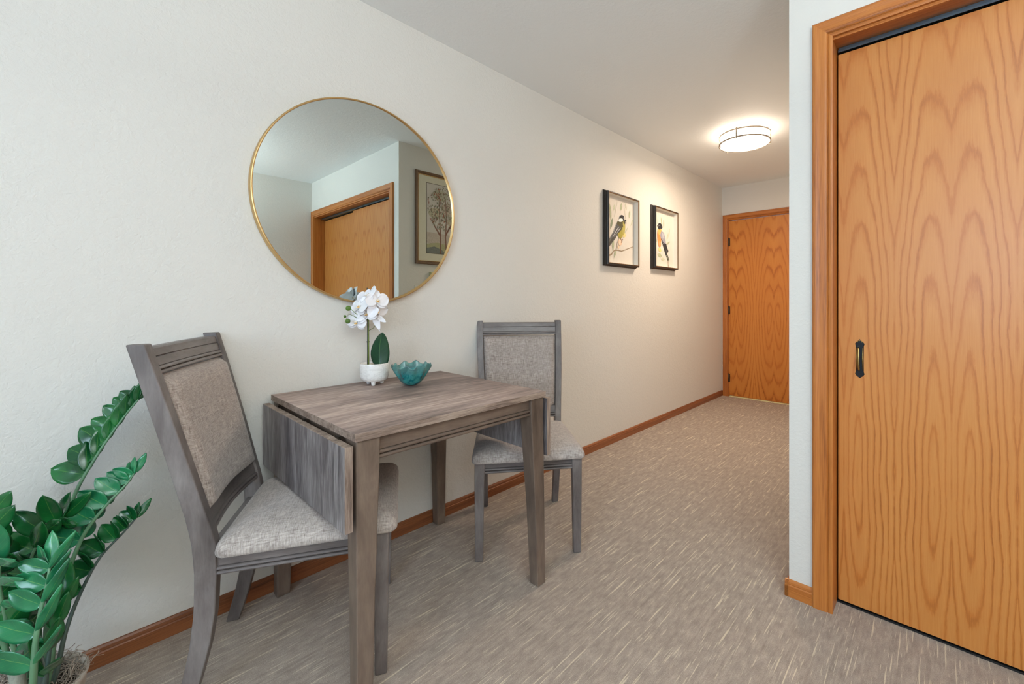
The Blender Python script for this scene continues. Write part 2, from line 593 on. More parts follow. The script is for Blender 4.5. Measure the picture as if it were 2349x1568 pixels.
# hallway side wall
m = MB(); m.box((XH, YC + CT, 0), (XH + TH, YE, ZC))
struct(m.build('wall_hall', M['wall2']), 'right hallway wall behind the closet')
# closet wall with the opening
OX0, OX1, OZ = -0.283, 1.44, 2.048
m = MB()
m.box((XH, YC, 0), (OX0 - 0.02, YC + CT, ZC)); m.box((OX0 - 0.02, YC, OZ + 0.018), (OX1 + 0.02, YC + CT, ZC)); m.box((OX1 + 0.02, YC, 0), (XR, YC + CT, ZC))
struct(m.build('wall_closet', M['wall2']), 'narrow white wall strip around the closet doors')
m = MB(); m.box((XH + TH, YC + 0.72, 0), (XR, YC + 0.80, ZC))
struct(m.build('wall_closet_back', M['wall2']))
# right wall with a window behind the camera
m = MB()
m.box((XR, YB - 0.1, 0), (XR + TH, -1.95, ZC)); m.box((XR, -0.45, 0), (XR + TH, YC + 0.8, ZC))
m.box((XR, -1.95, 0), (XR + TH, -0.45, 0.75)); m.box((XR, -1.95, 2.05), (XR + TH, -0.45, ZC))
struct(m.build('wall_right', M['wall2']))
m = MB()
m.box((XW, YB - TH, 0), (-0.1, YB, ZC)); m.box((1.4, YB - TH, 0), (XR, YB, ZC)); m.box((-0.1, YB - TH, 2.25), (1.4, YB, ZC)); m.box((-0.1, YB - TH, 0), (1.4, YB, 0.9))
struct(m.build('wall_back', M['wall2']))


def window(name, a, b, axis):
    """white frame with two sashes; a, b opposite corners of the opening"""
    e = bpy.data.objects.new(name, None); COL.objects.link(e); e['kind'] = 'structure'
    f = MB(); w = 0.05
    (x0, y0, z0), (x1, y1, z1) = a, b
    if axis == 'y':
        f.box((x0, y0, z0), (x0 + w, y1, z1)); f.box((x1 - w, y0, z0), (x1, y1, z1))
        f.box((x0, y0, z0), (x1, y1, z0 + w)); f.box((x0, y0, z1 - w), (x1, y1, z1))
        f.box(((x0 + x1) / 2 - w / 2, y0, z0), ((x0 + x1) / 2 + w / 2, y1, z1))
        g = MB(); g.box((x0, (y0 + y1) / 2 - 0.003, z0), (x1, (y0 + y1) / 2 + 0.003, z1))
    else:
        f.box((x0, y0, z0), (x1, y0 + w, z1)); f.box((x0, y1 - w, z0), (x1, y1, z1))
        f.box((x0, y0, z0), (x1, y1, z0 + w)); f.box((x0, y0, z1 - w), (x1, y1, z1))
        f.box((x0, (y0 + y1) / 2 - w / 2, z0), (x1, (y0 + y1) / 2 + w / 2, z1))
        g = MB(); g.box(((x0 + x1) / 2 - 0.003, y0, z0), ((x0 + x1) / 2 + 0.003, y1, z1))
    f.build('window_frame', M['white_plastic'], e)
    g.build('window_pane', M['pane'], e)


M['pane'] = glass_mat('window_glass')
window('window_1', (-0.1, YB - 0.09, 0.9), (1.4, YB - 0.03, 2.25), 'y')
window('window_2', (XR + 0.03, -1.95, 0.75), (XR + 0.09, -0.45, 2.05), 'x')


# ------------------------------------------------------------------ trim
def profile_run(mb, path, prof, up):
    """sweep a (offset, height) profile along an open 3D path with mitred corners.
    path points carry their own offset axis: list of (point, offset_vector, height_vector)"""
    rings = []
    for p, ov, hv in path:
        rings.append([Vector(p) + Vector(ov) * a + Vector(hv) * b for a, b in prof])
    mb.loft(rings, 0, True, True, False)


BASEP = [(0, 0), (0.0125, 0), (0.0125, 0.041), (0.0095, 0.0445), (0.0105, 0.047), (0.009, 0.055), (0.005, 0.0605), (0, 0.0615)]


def baseboard(name, p0, p1, out, mat, label=None):
    mb = MB()
    profile_run(mb, [(p0, out, (0, 0, 1)), (p1, out, (0, 0, 1))], BASEP, None)
    return struct(mb.build(name, mat), label)


baseboard('baseboard_left', (XW, YB, 0), (XW, YE, 0), (1, 0, 0), M['base'], 'oak baseboard along the long wall, shade darkened into its colour')
baseboard('baseboard_entry', (XW + 0.0125, YE, 0), (EX0 - 0.067, YE, 0), (0, -1, 0), M['oak_x'])
baseboard('baseboard_closet', (XH - 0.0125, YC, 0), (OX0 - 0.062, YC, 0), (0, -1, 0), M['oak_x'], 'short oak baseboard on the closet wall return')
baseboard('baseboard_hall', (XH, YC - 0.0125, 0), (XH, YE, 0), (-1, 0, 0), M['oak_y'])
baseboard('baseboard_right', (XR, YC, 0), (XR, YB, 0), (-1, 0, 0), M['oak_y'])

CASP = [(0.0, 0.0), (0.0, 0.010), (0.006, 0.0125), (0.012, 0.0115), (0.0145, 0.009), (0.018, 0.0125), (0.024, 0.0145),
        (0.040, 0.0155), (0.052, 0.0175), (0.058, 0.0175), (0.0625, 0.014), (0.0625, 0.0)]


def casing(name, x0, x1, ztop, y, mat_z, mat_x, label):
    """door casing: two legs and a head, mitred; inner edge offset 0, outward positive; thickness towards -Y"""
    e = bpy.data.objects.new(name, None); COL.objects.link(e)
    struct(e, label)
    for sgn, x in ((-1, x0), (1, x1)):
        mb = MB()
        rings = []
        for z, miter in ((0.0, 0), (ztop, 1)):
            rings.append([(x + sgn * a, y - b, z + (a if miter else 0)) for a, b in CASP])
        mb.loft(rings, 0, True, True, False)
        mb.build('casing_leg', mat_z, e)
    mb = MB()
    rings = [[(x0 - a, y - b, ztop + a) for a, b in CASP], [(x1 + a, y - b, ztop + a) for a, b in CASP]]
    mb.loft(rings, 0, True, True, False)
    mb.build('casing_head', mat_x, e)
    return e


casing('trim_1', OX0 + 0.001, OX1 + 0.001, OZ + 0.006, YC, M['oak_z'], M['oak_x'], 'moulded oak casing around the sliding closet doors')
casing('trim_2', EX0 - 0.004, EX1 + 0.004, EZ + 0.004, YE, M['oak_z'], M['oak_x'], 'oak casing around the entry door')

# jambs
m = MB()
m.box((OX0 - 0.02, YC - 0.0005, 0), (OX0, YC + CT, OZ)); m.box((OX1, YC - 0.0005, 0), (OX1 + 0.02, YC + CT, OZ))
struct(m.build('trim_3', M['oak_z']), 'closet side jambs')
m = MB(); m.box((OX0 - 0.02, YC - 0.0005, OZ), (OX1 + 0.02, YC + CT, OZ + 0.018))
m.box((OX0, YC + 0.0, OZ - 0.004), (OX1, YC + 0.012, OZ))
struct(m.build('trim_4', M['oak_x']), 'closet head jamb')
m = MB()
m.box((EX0 - 0.02, YE - 0.0005, 0), (EX0, YE + TH, EZ)); m.box((EX1, YE - 0.0005, 0), (EX1 + 0.02, YE + TH, EZ)); m.box((EX0 - 0.02, YE - 0.0005, EZ), (EX1 + 0.02, YE + TH, EZ + 0.02))
struct(m.build('trim_5', M['oak_z']), 'entry door jamb')
# sliding track
m = MB()
m.box((OX0 + 0.006, YC + 0.068, 2.0262), (OX1 - 0.002, YC + 0.071, 2.0335), 0)
m.box((OX0 + 0.006, YC + 0.0655, 2.0325), (OX1 - 0.002, YC + 0.071, 2.0345), 0)
m.box((OX0 + 0.006, YC + 0.071, 2.0300), (OX1 - 0.002, YC + 0.148, 2.0345), 0)
m.box((OX0 + 0.006, YC + 0.080, 2.0345), (OX1 - 0.002, YC + 0.148, OZ - 0.0005), 0)
struct(m.build('trim_6', M['steel']), 'zinc sliding door track under the closet head')
m = MB(); m.box((OX0, YC + 0.078, 0.0), (OX1, YC + 0.148, 0.006))
struct(m.build('trim_7', M['black']), 'black floor guide under the closet doors')


# ------------------------------------------------------------------ closet doors
def door_slab(name, x0, x1, y0, y1, z0, z1, mat, label):
    mb = MB(); mb.box((x0, y0, z0), (x1, y1, z1))
    return struct(mb.build(name, mat, bevel=0.0015), label)


d1 = door_slab('door_1', OX0 + 0.005, 0.622, YC + 0.074, YC + 0.104, 0.014, 2.0205, M['veneer'], 'sliding oak veneer closet door with antique brass pull')
d2 = door_slab('door_2', 0.575, OX1 - 0.004, YC + 0.110, YC + 0.140, 0.014, 2.0205, M['veneer'], 'second sliding closet door behind the first')
# antique pull (a part of the door)
px_, pz_, py_ = -0.212, 0.905, YC + 0.074


def outline_plate(mb, outl, y0, y1, mi):
    n = len(outl)
    r0 = [(px_ + a, y0, pz_ + b) for a, b in outl]
    r1 = [(px_ + a * 0.86, y1, pz_ + b * 0.97) for a, b in outl]
    mb.loft([r0, r1], mi, True, True, False)


outl = [(0, 0.072), (0.0035, 0.066), (0.008, 0.0635), (0.011, 0.059), (0.0145, 0.055), (0.012, 0.046), (0.0115, 0.0), (0.012, -0.046),
        (0.0145, -0.054), (0.010, -0.061), (0.004, -0.066), (0, -0.070)]
outl = outl + [(-a, b) for a, b in reversed(outl[1:-1])]
h = MB(); outline_plate(h, outl, py_, py_ - 0.0035, 0)
plate = h.build('door_pull', M['black_metal'], d1, bevel=0.0008)
plate['label'] = 'antique black and brass recessed pull'
h = MB()
for sgn in (-1, 1):
    h.tube([(px_ + sgn * 0.0085, py_ - 0.004, pz_ - 0.040), (px_ + sgn * 0.0085, py_ - 0.0055, pz_), (px_ + sgn * 0.0085, py_ - 0.004, pz_ + 0.040)], [0.0008, 0.002, 0.0008], 8)
h.tube([(px_ - 0.004, py_ - 0.004, pz_ + 0.043), (px_ - 0.003, py_ - 0.009, pz_ + 0.036), (px_ - 0.003, py_ - 0.012, pz_ + 0.012), (px_ - 0.003, py_ - 0.012, pz_ - 0.018), (px_ - 0.002, py_ - 0.008, pz_ - 0.038), (px_ - 0.001, py_ - 0.004, pz_ - 0.043)], [0.0018, 0.003, 0.0034, 0.0034, 0.003, 0.0018], 10)
for k in (-1, 0, 1):
    h.sphere((px_ + k * 0.0065, py_ - 0.002, pz_ + 0.0665 - abs(k) * 0.005), 0.0027, 10)
h.build('pull_bail', M['brass'], plate)

# entry door
d3 = door_slab('door_3', EX0 + 0.003, EX1 - 0.003, YE + 0.003, YE + 0.045, 0.012, EZ - 0.006, M['veneer2'], 'oak veneer entry door at the end of the hallway')
for z in (1.80, 1.005, 0.215):
    h = MB()
    h.tube([(EX0 + 0.001, YE - 0.006, z - 0.045), (EX0 + 0.001, YE - 0.006, z + 0.045)], 0.0065, 12)
    h.box((EX0 - 0.012, YE - 0.002, z - 0.045), (EX0 + 0.014, YE + 0.002, z + 0.045))
    h.sphere((EX0 + 0.001, YE - 0.006, z + 0.048), 0.005, 10)
    h.build('hinge', M['dark_metal'], d3)
h = MB(); h.tube([(EX1 - 0.07, YE + 0.002, 0.95), (EX1 - 0.07, YE - 0.045, 0.95)], 0.012, 12); h.sphere((EX1 - 0.07, YE - 0.055, 0.95), 0.028, 20); h.lathe([(0.001, -0.006), (0.031, -0.005), (0.033, 0.0)], 24, (0, 0, 0))
for i in range(len(h.v) - 72, len(h.v)):
    p = h.v[i]; h.v[i] = (EX1 - 0.07 + p[0], YE + 0.003 + p[2], 0.95 + p[1])
h.build('door_knob', M['brass'], d3)
m = MB(); m.box((EX0 + 0.01, YE - 0.012, 0), (EX1, YE + 0.05, 0.009))
struct(m.build('trim_8', M['threshold'], bevel=0.002), 'pale yellow threshold strip under the entry door')


# ================================================================== TABLE
TX0, TX1, TY0, TY1, TZ = -1.898, -1.160, 0.497, 1.241, 0.757
tb = thing('drop_leaf_table', 'grey-brown wooden drop-leaf table with both leaves hanging down', 'table', ((TX0 + TX1) / 2, (TY0 + TY1) / 2, 0))
TO = Vector(tb.location)


def loc(p):
    return tuple(Vector(p) - TO)


def lbox(mb, a, b, mi=0):
    mb.box(loc(a), loc(b), mi)


m = MB()
b = len(m.f)
lbox(m, (TX0, TY0, TZ - 0.022), (TX1, TY1, TZ))
# faces: bottom, top, -y, +x, +y, -x
m.mi = [1, 0, 1, 1, 1, 1]
m.build('tabletop', [M['top'], M['edge']], tb, bevel=0.0012)


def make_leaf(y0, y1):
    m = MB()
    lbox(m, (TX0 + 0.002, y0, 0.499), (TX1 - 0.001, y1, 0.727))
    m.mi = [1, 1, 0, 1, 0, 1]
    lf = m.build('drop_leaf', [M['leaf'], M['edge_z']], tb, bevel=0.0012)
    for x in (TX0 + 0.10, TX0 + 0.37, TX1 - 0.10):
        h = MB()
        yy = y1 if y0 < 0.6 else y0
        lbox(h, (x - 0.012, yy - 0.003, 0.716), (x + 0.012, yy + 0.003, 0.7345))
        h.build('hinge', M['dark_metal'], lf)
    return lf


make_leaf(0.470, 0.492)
make_leaf(1.247, 1.268)


def table_leg(xo, yo, sx, sy, splay):
    """outer corner xo, yo; sx, sy point inward"""
    def sq(z, w, ox=0.0, oy=0.0):
        x0, y0 = xo - sx * ox, yo - sy * oy
        xs = sorted((x0, x0 + sx * w)); ys = sorted((y0, y0 + sy * w))
        return [loc((xs[0], ys[0], z)), loc((xs[1], ys[0], z)), loc((xs[1], ys[1], z)), loc((xs[0], ys[1], z))]
    m = MB()
    m.loft([sq(0.0, 0.043, splay, splay), sq(0.012, 0.045, splay, splay), sq(0.30, 0.052, splay * 0.6, splay * 0.6), sq(0.655, 0.066), sq(TZ - 0.0225, 0.068)], 0, True, True, False)
    m.build('leg', M['leg_z'], tb, bevel=0.004, seg=3)


table_leg(TX1 - 0.008, TY0 + 0.006, -1, 1, -0.004)
table_leg(TX1 - 0.008, TY1 - 0.006, -1, -1, 0.006)
table_leg(TX0 + 0.008, TY0 + 0.006, 1, 1, 0.0)
table_leg(TX0 + 0.008, TY1 - 0.006, 1, -1, 0.004)


def board_with_beads(p0, p1, out, z0, z1, th, mat, parent, bead=0.0065, name='apron', bow=0.0, bowdir=(0, 0, 0), nseg=1, lean=None, extra=None):
    """board between p0 and p1 (x,y), outer face at the line, thickness inward (-out); two half round beads at the foot"""
    p0, p1, out = Vector((*p0, 0)), Vector((*p1, 0)), Vector((*out, 0))
    prof = [(-th, z1), (-th, z0)]
    # beads
    for k in range(2):
        zc = z0 + bead * (1 + 2 * k)
        for i in range(7):
            a = -math.pi / 2 + math.pi * i / 6
            prof.append((bead * 1.0 * math.cos(a) - 0.001, zc + bead * 0.86 * math.sin(a)))
        prof += [(-0.0045, zc + bead * 0.90), (-0.0045, zc + bead * 1.08)]
    prof += extra(z0 + 4 * bead, z1) if extra else [(0, z0 + 4 * bead + 0.001), (0, z1)]
    rings = []
    for i in range(nseg + 1):
        t = i / nseg
        base = p0.lerp(p1, t) + Vector(bowdir) * bow * math.sin(math.pi * t)
        rings.append([base + out * (a + (lean(z) if lean else 0)) + Vector((0, 0, z)) for a, z in prof])
    mb = MB(); mb.loft(rings, 0, True, True, False)
    o = mb.build(name, mat, parent, weld=True)
    return o


def tl(x, y):
    return (x - TO.x, y - TO.y)


AI = 0.012
board_with_beads(tl(TX1 - 0.008 - AI, TY0 + 0.07), tl(TX1 - 0.008 - AI, TY1 - 0.07), (1, 0), 0.668, TZ - 0.0225, 0.018, M['leg_y'], tb)
board_with_beads(tl(TX0 + 0.008 + AI, TY1 - 0.07), tl(TX0 + 0.008 + AI, TY0 + 0.07), (-1, 0), 0.668, TZ - 0.0225, 0.018, M['leg_y'], tb)
board_with_beads(tl(TX0 + 0.07, TY0 + AI), tl(TX1 - 0.07, TY0 + AI), (0, -1), 0.668, TZ - 0.0225, 0.018, M['leg_x'], tb)
board_with_beads(tl(TX1 - 0.07, TY1 - AI), tl(TX0 + 0.07, TY1 - AI), (0, 1), 0.668, TZ - 0.0225, 0.018, M['leg_x'], tb)


# ================================================================== CHAIRS
POST = [(0.0, -0.516, -0.478, 0.193), (0.05, -0.503, -0.463, 0.193), (0.10, -0.490, -0.448, 0.193), (0.19, -0.473, -0.427, 0.194), (0.28, -0.463, -0.415, 0.195), (0.38, -0.461, -0.411, 0.196),
        (0.46, -0.466, -0.413, 0.198), (0.50, -0.472, -0.421, 0.1995), (0.545, -0.480, -0.433, 0.202), (0.65, -0.504, -0.459, 0.208), (0.76, -0.530, -0.487, 0.2135), (0.88, -0.560, -0.519, 0.218), (1.003, -0.592, -0.553, 0.2215)]


def post_at(z):
    for (z0, b0, f0, l0), (z1, b1, f1, l1) in zip(POST, POST[1:]):
        if z0 <= z <= z1:
            t = (z - z0) / (z1 - z0)
            return lerp(b0, b1, t), lerp(f0, f1, t), lerp(l0, l1, t)
    return POST[-1][1:]


def make_chair(label, loc_, theta):
    """local frame: +Y is where the sitter looks, origin on the floor midway between the front legs"""
    ch = thing('dining_chair', label, 'chair', loc_, -R(theta), 'upholstered dining chairs at the drop-leaf table')
    # front legs
    for s in (-1, 1):
        m = MB()
        def sq(z, w, cx):
            return [(cx - w / 2, -w / 2, z), (cx + w / 2, -w / 2, z), (cx + w / 2, w / 2, z), (cx - w / 2, w / 2, z)]
        m.loft([sq(0, 0.034, s * 0.214), sq(0.30, 0.041, s * 0.213), sq(0.425, 0.045, s * 0.211)], 0, True, True, False)
        m.build('leg', M['chair_z'], ch, bevel=0.005, seg=3)
    # back posts, leg and upright in one sweep
    for s in (-1, 1):
        m = MB(); rings = []
        n = 26
        for i in range(n + 1):
            z = 1.003 * i / n
            bk, fr, la = post_at(z)
            w = 0.0335
            x0, x1 = s * la - w / 2, s * la + w / 2
            zz = z + (0.0 if i < n else 0)
            rings.append([(x0, bk, zz), (x1, bk, zz), (x1, fr, zz), (x0, fr, zz)])
        m.loft(rings, 0, True, True, False)
        m.build('back_post', M['chair_z'], ch, bevel=0.0035, seg=3)
    # seat rails
    z0, z1 = 0.372, 0.424
    board_with_beads((-0.190, 0.012), (0.190, 0.012), (0, 1), z0, z1, 0.020, M['chair_x'], ch, name='seat_rail', bead=0.006)
    board_with_beads((0.180, -0.452), (-0.180, -0.452), (0, -1), z0, z1, 0.020, M['chair_x'], ch, name='seat_rail', bead=0.006)
    board_with_beads((0.222, -0.018), (0.206, -0.414), (1, 0), z0, z1, 0.020, M['chair_y'], ch, name='seat_rail', bead=0.006)
    board_with_beads((-0.206, -0.414), (-0.222, -0.018), (-1, 0), z0, z1, 0.020, M['chair_y'], ch, name='seat_rail', bead=0.006)
    # cushion
    m = MB(); nu, nv = 30, 30
    zb, ze, zt = 0.4245, 0.452, 0.492
    y0, y1 = -0.418, 0.046
    def cush(u, v, top=True):
        # u,v in -1..1, superellipse square
        yy = lerp(y0, y1, (v + 1) / 2)
        hw = lerp(0.229, 0.246, (v + 1) / 2)
        r = max(abs(u), abs(v))
        # round the corners
        k = 0.06
        cu, cv = u, v
        au, av = abs(u), abs(v)
        if au > 1 - k * 2 and av > 1 - k * 2:
            qu, qv = (au - 1 + 2 * k) / (2 * k), (av - 1 + 2 * k) / (2 * k)
            q = math.sqrt(qu * qu + qv * qv); mx = max(qu, qv)
            if q > 0:
                f = mx / q
                au, av = 1 - 2 * k + qu * f * 2 * k, 1 - 2 * k + qv * f * 2 * k
                cu, cv = math.copysign(au, u), math.copysign(av, v)
        yy = lerp(y0, y1, (cv + 1) / 2)
        return Vector((cu * hw, yy, 0)), r
    rings = []
    # concentric: rings from bottom edge outwards and over the dome
    per = []
    N = 24
    for i in range(N): per.append((-1 + 2 * i / N, -1))
    for i in range(N): per.append((1, -1 + 2 * i / N))
    for i in range(N): per.append((1 - 2 * i / N, 1))
    for i in range(N): per.append((-1, 1 - 2 * i / N))
    def ring(s, z):
        out = []
        for u, v in per:
            p, _ = cush(u, v)
            c = Vector((0, (y0 + y1) / 2, 0))
            q = c + (p - c) * s
            out.append((q.x, q.y, z))
        return out
    prof = [(0.955, zb), (0.988, zb + 0.001), (1.0, zb + 0.006), (1.003, zb + 0.013), (0.998, zb + 0.022), (0.975, zb + 0.034), (0.93, zb + 0.0445), (0.84, zb + 0.0535), (0.7, zb + 0.060), (0.5, zb + 0.0645), (0.25, zb + 0.0665), (0.02, zb + 0.067)]
    for s, z in prof:
        rings.append(ring(s, z))
    m.loft(rings, 0, True, True, True)
    m.build('seat', M['fabric'], ch)
    # top rail, bowed backwards
    def lean_at(z):
        bk, fr, la = post_at(z)
        return fr - 0.006
    def rail(name, za, zb_, bead, extra=None, bw=0.016):
        la = post_at((za + zb_) / 2)[2] - 0.014
        return board_with_beads((-la, 0), (la, 0), (0, 1), za, zb_, 0.024, M['chair_x'], ch, name=name, bead=bead, bow=1.0, bowdir=(0, -bw, 0), nseg=14, lean=lean_at, extra=extra)
    rail('top_rail', 0.921, 0.992, 0.0055, lambda a, b: [(0, a + 0.001), (0.001, 0.9655), (-0.003, 0.9675), (0.0, 0.9695), (-0.001, b - 0.004), (-0.006, b)], 0.007)
    rail('lower_rail', 0.486, 0.545, 0.0055)
    # upholstered back
    m = MB(); rings = []
    za, zb_ = 0.538, 0.9175
    nz = 20; nx = 24
    def back_point(u, z, off):
        bk, fr, la = post_at(z)
        hw = la - 0.0175
        # rounded corners at the ends
        return Vector((u * hw, fr - lerp(0.016, 0.007, (z - 0.538) / 0.38) * math.cos(u * math.pi / 2) + off, z))
    grid_f = []
    for i in range(nz + 1):
        tz = i / nz
        z = lerp(za, zb_, tz)
        row = []
        for j in range(nx + 1):
            u = -1 + 2 * j / nx
            ez = min(tz, 1 - tz) * (zb_ - za); eu = (1 - abs(u)) * 0.19
            e = min(ez, eu, 0.03) / 0.03
            e2 = min(1, math.sqrt(max(0, 1 - (1 - e) ** 2)))
            row.append(back_point(u, z, -0.012 + 0.026 * e2))
        grid_f.append(row)
    for i in range(nz):
        for j in range(nx):
            m.poly([grid_f[i][j], grid_f[i][j + 1], grid_f[i + 1][j + 1], grid_f[i + 1][j]][::-1], 0, True)
    back = [[back_point(-1 + 2 * j / nx, lerp(za, zb_, i / nz), -0.022) for j in range(nx + 1)] for i in range(nz + 1)]
    for i in range(nz):
        for j in range(nx):
            m.poly([back[i][j], back[i][j + 1], back[i + 1][j + 1], back[i + 1][j]], 0, True)
    for i in range(nz):
        for j in (0, nx):
            m.poly([back[i][j], back[i + 1][j], grid_f[i + 1][j], grid_f[i][j]], 0, True)
    for j in range(nx):
        for i in (0, nz):
            m.poly([back[i][j], back[i][j + 1], grid_f[i][j + 1], grid_f[i][j]], 0, True)
    m.build('backrest', M['fabric_b'], ch, weld=True)
    return ch


make_chair('grey wooden chair with linen seat, nearest the camera beside the green plant', (-1.4412, 0.7165, 0), 28.5)
make_chair('grey wooden chair with linen seat, on the far side of the table towards the hallway', (-1.3398, 1.3234, 0), 129.2)

# ================================================================== ROUND MIRROR
mr = thing('round_mirror', 'large round wall mirror in a thin gold metal frame', 'mirror', (-1.9149, 0.8735, 1.547))
MR_NY, MR_NZ = 0.007, 0.0    # hangs a hair off parallel
RAD = 0.4455
m = MB()
m.lathe([(RAD, 0.001), (RAD, 0.028), (RAD - 0.0015, 0.030), (RAD - 0.006, 0.0305), (RAD - 0.0075, 0.029), (RAD - 0.0078, 0.0265), (RAD - 0.014, 0.026), (RAD - 0.014, 0.001)], 160, (0, 0, 0), 0, True, 'x')
m.build('mirror_frame', M['gold'], mr)
m = MB()
g = RAD - 0.0075
n = 160
m.poly([(0.0265 - MR_NY * g * math.cos(2 * math.pi * k / n) * 0.35, g * math.cos(2 * math.pi * k / n), g * math.sin(2 * math.pi * k / n)) for k in range(n)], 0)
m.poly([(0.010, g * math.cos(2 * math.pi * k / n), g * math.sin(2 * math.pi * k / n)) for k in reversed(range(n))], 0)
m.build('mirror_glass', M['mirror'], mr)


# ================================================================== BIRD PICTURES (shadow boxes)
pal = {}


def paint(rgb):
    if rgb not in pal:
        pal[rgb] = plain('paint_%d_%d_%d' % rgb, rgb, 0.8, 0, 0.12, 90)
    return pal[rgb]


def ribbon(pts, w):
    pts = [Vector(p) for p in pts]
    L, Rr = [], []
    for i, p in enumerate(pts):
        t = (pts[min(i + 1, len(pts) - 1)] - pts[max(i - 1, 0)]).normalized()
        nrm = Vector((-t.y, t.x))
        ww = w * (1 - 0.6 * i / (len(pts) - 1))
        L.append(p + nrm * ww); Rr.append(p - nrm * ww)
    return [tuple(q) for q in L] + [tuple(q) for q in reversed(Rr)]


def ell(cx, cy, rx, ry, rot=0.0, n=22, point=0.0):
    o = []
    for k in range(n):
        a = 2 * math.pi * k / n
        x = rx * math.cos(a); y = ry * math.sin(a)
        y *= (1 - point * (math.cos(a) ** 2)) if point else 1
        o.append((cx + x * math.cos(rot) - y * math.sin(rot), cy + x * math.sin(rot) + y * math.cos(rot)))
    return o


def picture(name, label, cat, y0, y1, z0, z1, shapes, depth=0.048, group=None):
    W_, H_ = y1 - y0, z1 - z0
    e = thing(name, label, cat, (XW + 0.0005, (y0 + y1) / 2, (z0 + z1) / 2), 0, group)
    # stepped moulding, profile (inset from outer edge, height off the wall)
    prof = [(-0.012, 0.0), (-0.012, 0.008), (-0.006, 0.012), (-0.006, 0.022), (-0.001, 0.026), (-0.003, 0.036), (0.0, 0.040), (0.0, depth - 0.002), (0.002, depth), (0.007, depth), (0.008, depth - 0.002), (0.0125, depth - 0.003), (0.0135, depth - 0.006), (0.0135, 0.001), (0.0, 0.0)]
    m = MB()
    cs = [(-1, -1), (1, -1), (1, 1), (-1, 1), (-1, -1)]
    rings = []
    for sy, sz in cs:
        rings.append([(b, sy * (W_ / 2 - a), sz * (H_ / 2 - a)) for a, b in prof])
    bpos = len(m.f)
    m.loft(rings, 0, True, False, False)
    npf = len(prof)
    for fi in range(bpos, len(m.f)):
        j = (fi - bpos) % npf
        if j in (9, 10, 11):
            m.mi[fi] = 1
        if j in (12,):
            m.mi[fi] = 2
    m.build('picture_frame', [M['frame_black'], M['frame_bronze'], M['liner']], e)
    # print: s 0..1 left to right as seen from the room (increasing y), t 0..1 top to bottom; w in metres
    iw, ih = W_ - 0.027, H_ - 0.027
    m = MB()
    mats = [plain('cream_paper', (214, 208, 198), 0.8, 0, 0.02)]
    X0 = 0.002
    m.poly([(X0, -iw / 2, -ih / 2), (X0, iw / 2, -ih / 2), (X0, iw / 2, ih / 2), (X0, -iw / 2, ih / 2)], 0)
    for k, (rgb, pts) in enumerate(shapes):
        mt = paint(rgb)
        if mt not in mats:
            mats.append(mt)
        x = X0 + 0.0004 + 0.00012 * k
        P = [(x, (s - 0.5) * iw, (0.5 - t) * ih) for s, t in pts]
        # orientation towards +X
        a = sum(P[i][1] * P[(i + 1) % len(P)][2] - P[(i + 1) % len(P)][1] * P[i][2] for i in range(len(P)))
        m.poly(P if a > 0 else P[::-1], mats.index(mt))
    m.build('print', mats, e)
    return e


OL, OLD, PALE, PALE2, BLK, GRY = (116, 112, 62), (84, 80, 52), (170, 176, 146), (192, 194, 170), (44, 44, 46), (104, 104, 104)
asp = 0.72   # picture width over height, keeps ellipses round


def lf(cx, cy, L, w, rot, c=PALE):
    # slim leaf; rot measured in picture space, L in heights
    o = []
    for k in range(13):
        a = -1 + 2 * k / 12
        o.append((a * L / 2, w * (1 - a * a)))
    o += [(x, -y) for x, y in reversed(o[1:-1])]
    out = []
    for x, y in o:
        xr, yr = x * math.cos(rot) - y * math.sin(rot), x * math.sin(rot) + y * math.cos(rot)
        out.append((cx + xr / asp, cy + yr))
    return (c, out)


def el(cx, cy, rx, ry, rot, c, n=22):
    o = []
    for k in range(n):
        a = 2 * math.pi * k / n
        x, y = rx * math.cos(a), ry * math.sin(a)
        xr, yr = x * math.cos(rot) - y * math.sin(rot), x * math.sin(rot) + y * math.cos(rot)
        o.append((cx + xr / asp, cy + yr))
    return (c, o)


def rb(pts, w, c):
    return (c, [(x / asp, y) for x, y in ribbon([(a * asp, b) for a, b in pts], w)])


